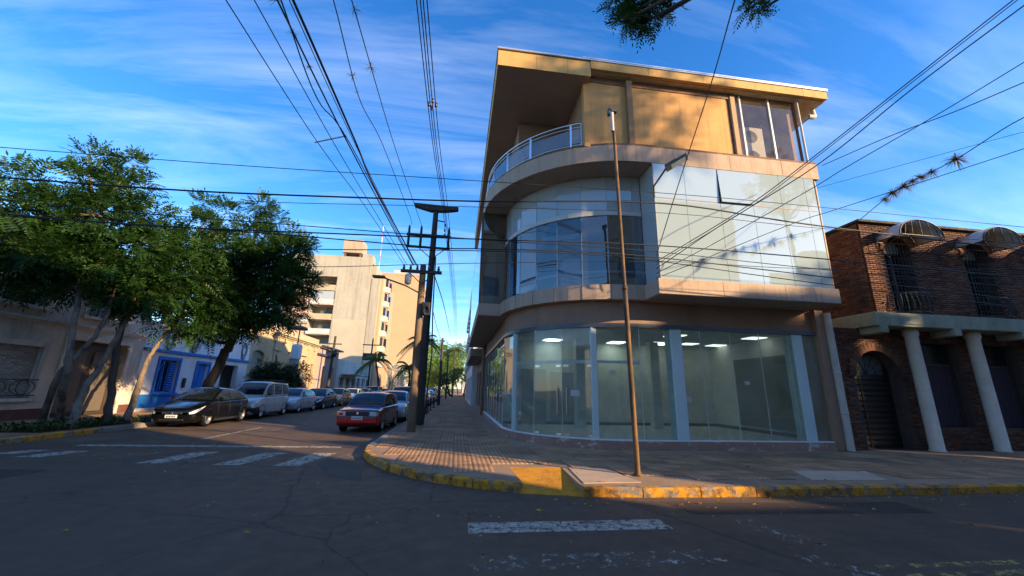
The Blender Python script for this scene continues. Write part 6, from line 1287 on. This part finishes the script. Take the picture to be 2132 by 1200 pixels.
# tree behind the camera whose branches hang into the top of the picture
T1c = [C(1335, 8, 3.7, 46), C(1285, 0, 3.7, 26), C(1305, 42, 3.7, 26), C(1385, 8, 3.8, 26), C(1345, 45, 3.7, 22), C(1375, 35, 3.7, 16), C(1320, 25, 3.7, 30), C(1570, 2, 4.0, 24), C(1578, 26, 4.0, 16), C(1556, 20, 4.0, 14), C(1400, -130, 3.0, 60), C(1600, -140, 3.0, 60)]
tree('street_tree', 'tree across the street whose leafy branch tips hang into the top', (5.2, -4.4, .14), [(5.1, -4.2, 3), (4.6, -2.5, 6), (4.2, .5, 8.3)], .22, [(c, r_) for c, r_ in T1c] + [((6.5, -5, 8), .8), ((3.5, -5.2, 8.2), .8)], LEAF, BARKD, 3600, 17, 'trees across the street', flen=.17, npair=6, lw=.32, droop=.6)
for k, (x, h, sp, lab) in enumerate(((24.6, 19.6, 2.6, 'tall tree across the street whose shade falls on the ochre wall'), (33, 12.5, 2.6, 'spreading tree across the street shading the brick house'), (43.5, 17.5, 2.6, 'tree across the street farthest east'))):
    cl = [((x + rng.uniform(-sp, sp), -5.2 + rng.uniform(-1.2, 1.6), h - rng.uniform(0, 3.6)), rng.uniform(.7, 1.2)) for _ in range(15 if k == 0 else 12)]
    tree('street_tree', lab, (x, -4.8, .14), [(x + .2, -4.9, h * .4), (x - .2, -5, h * .75)], .22, cl, LEAF, BARKD, 130, 30 + k, 'trees across the street', flen=.45)
# far trees on the right pavement, palms, shrub
for k, (px, py, y, rp, x0, lab) in enumerate(((905, 765, 96, 46, -1.4, 'broad sunlit green tree right of the dark pole'), (948, 752, 108, 40, .5, 'tall bright green tree closing the end of the pavement'), (972, 775, 92, 30, 1.6, 'sunlit tree close to the far shopfronts'), (930, 785, 84, 26, -1.2, 'lower green tree in front of the broad sunlit one'), (885, 785, 120, 34, -8, 'green tree over the far end of the roadway'), (915, 725, 118, 24, -3, 'highest treetop at the street end'))):
    c0 = at_y(px, py, y); s = rp / FPX * y
    cl = [(np.array(c0) + rng.normal(size=3) * np.array([.55, .4, .42]) * s, s * rng.uniform(.3, .5)) for _ in range(16)]
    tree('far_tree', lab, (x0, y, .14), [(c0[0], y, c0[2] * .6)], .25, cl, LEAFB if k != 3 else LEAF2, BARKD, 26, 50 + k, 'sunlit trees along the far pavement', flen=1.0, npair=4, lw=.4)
def palm(label, base, h, fl_, n, seed, lean=(0, 0), crown=1.0):
    g_ = np.random.default_rng(seed); t = thing('palm_tree', label, 'palm', tuple(base)); t['group'] = 'palms down the street'; top = np.array(base) + np.array([lean[0], lean[1], h])
    MB().tube(spline([base, (np.array(base) + top) / 2 + np.array([.1, 0, 0]), top], 6), [.17] * 7 + [.12] * 6, 9).build('trunk', BARKD, t); V = []; rib = MB()
    for k in range(n):
        a = 2 * math.pi * k / n * 2.618; el = g_.uniform(-.1, 1.25); d = np.array([math.cos(a) * math.cos(el), math.sin(a) * math.cos(el), math.sin(el)]); L = fl_ * g_.uniform(.8, 1.1); pts = []
        for j in range(9): u = j / 8; pts.append(top + d * L * u + np.array([0, 0, -L * .75 * u * u * (1.2 - .5 * el)]))
        rib.tube(pts, [.03 * (1 - .8 * j / 8) for j in range(9)], 4)
        for j in range(1, 26):
            u = j / 25 * 8; i = min(int(u), 7); p = pts[i] + (pts[i + 1] - pts[i]) * (u - i); ax = pts[i + 1] - pts[i]; ax /= np.linalg.norm(ax); sd = np.cross(ax, [0, 0, 1]); sd /= np.linalg.norm(sd) + 1e-6
            for s in (-1, 1):
                ld = sd * s * .8 + ax * .6 + np.array([0, 0, -.45]); ld /= np.linalg.norm(ld); ll = L * .30 * (1 - .5 * abs(u / 8 - .4)); pw = np.cross(ld, sd * s + np.array([0, 0, .4])); pw /= np.linalg.norm(pw) + 1e-6
                V.append([p, p + ld * ll * .4 + pw * .035, p + ld * ll, p + ld * ll * .4 - pw * .035])
    rib.build('frond_stems', PALM, t); quads(np.array(V), 'crown', PALM, t)
b = at_y(868, 828, 60); palm('tall palm in front of the peach tower beside the pole', (at_y(872, 800, 60)[0], 60, .1), at_y(872, 712, 60)[2], 3.2, 22, 5)
palm('lower palm in front of the peach tower', (at_y(850, 800, 50)[0], 50, .1), at_y(852, 768, 50)[2], 2.6, 20, 7); palm('bushy leaning palm at the foot of the apartment block', (at_y(790, 830, 55)[0], 55, .1), at_y(770, 752, 55)[2], 2.6, 22, 6, lean=(-1.0, 0))
palm('palm rising among the green trees at the street end', (-.8, 75, .1), 8.6, 3.0, 18, 8)
def shrub(name, label, c, s, n, seed, mat=SHRUB, parent=None, **kw):
    t = thing(name, label, 'shrub', (c[0], c[1], .15)); g_ = np.random.default_rng(seed)
    cl = [(np.array(c) + g_.normal(size=3) * np.array([.4, .5, .35]) * s, s * g_.uniform(.35, .55)) for _ in range(n)]
    st = MB()
    for q, r_ in cl: st.tube([(c[0], c[1], .12), tuple((np.array([c[0], c[1], .12]) + q) / 2 + np.array([0, 0, .1])), tuple(q)], [.03, .02, .008], 5)
    st.build('stems', BARKD, t); quads(fronds(cl, kw.pop('dens', 130), seed=seed, **kw), 'foliage', mat, t)
shrub('round_shrub', 'rounded dark green shrub on the left pavement before the beige house', at_x(583, 795, -13.1), 1.6, 22, 70, flen=.5, lw=.35, npair=4, dens=190)
# planting bed under the leaning trees
bd = MB(); bd.prism([(-11.8, 13.7), (-11.8, 18.0), (-13.1, 18.0), (-13.1, 13.7)], .14, .165); bd.build('planting_bed', M('bed soil', (.05, .038, .028), .95, .3, 3, .6, 20), left_pave)
V = []
for k in range(1500):
    p = np.array([rng.uniform(-13.2, -11.75), rng.uniform(13.6, 18.1), .16]); a = rng.uniform(0, 6.28); d = np.array([math.cos(a), math.sin(a), rng.uniform(.4, 1.6)]); d /= np.linalg.norm(d); L = rng.uniform(.18, .55); sd = np.cross(d, [0, 0, 1]); sd /= np.linalg.norm(sd); w_ = L * .07
    V.append([p, p + d * L * .5 + sd * w_, p + d * L + np.array([0, 0, -.35 * L]), p + d * L * .5 - sd * w_])
quads(np.array(V), 'bed_plants', leafmat('strappy bed leaf', (.035, .08, .015), (.11, .13, .03), .25), None, label='strappy green and yellowing plants in the kerbside bed', cat='plants', kind='stuff')
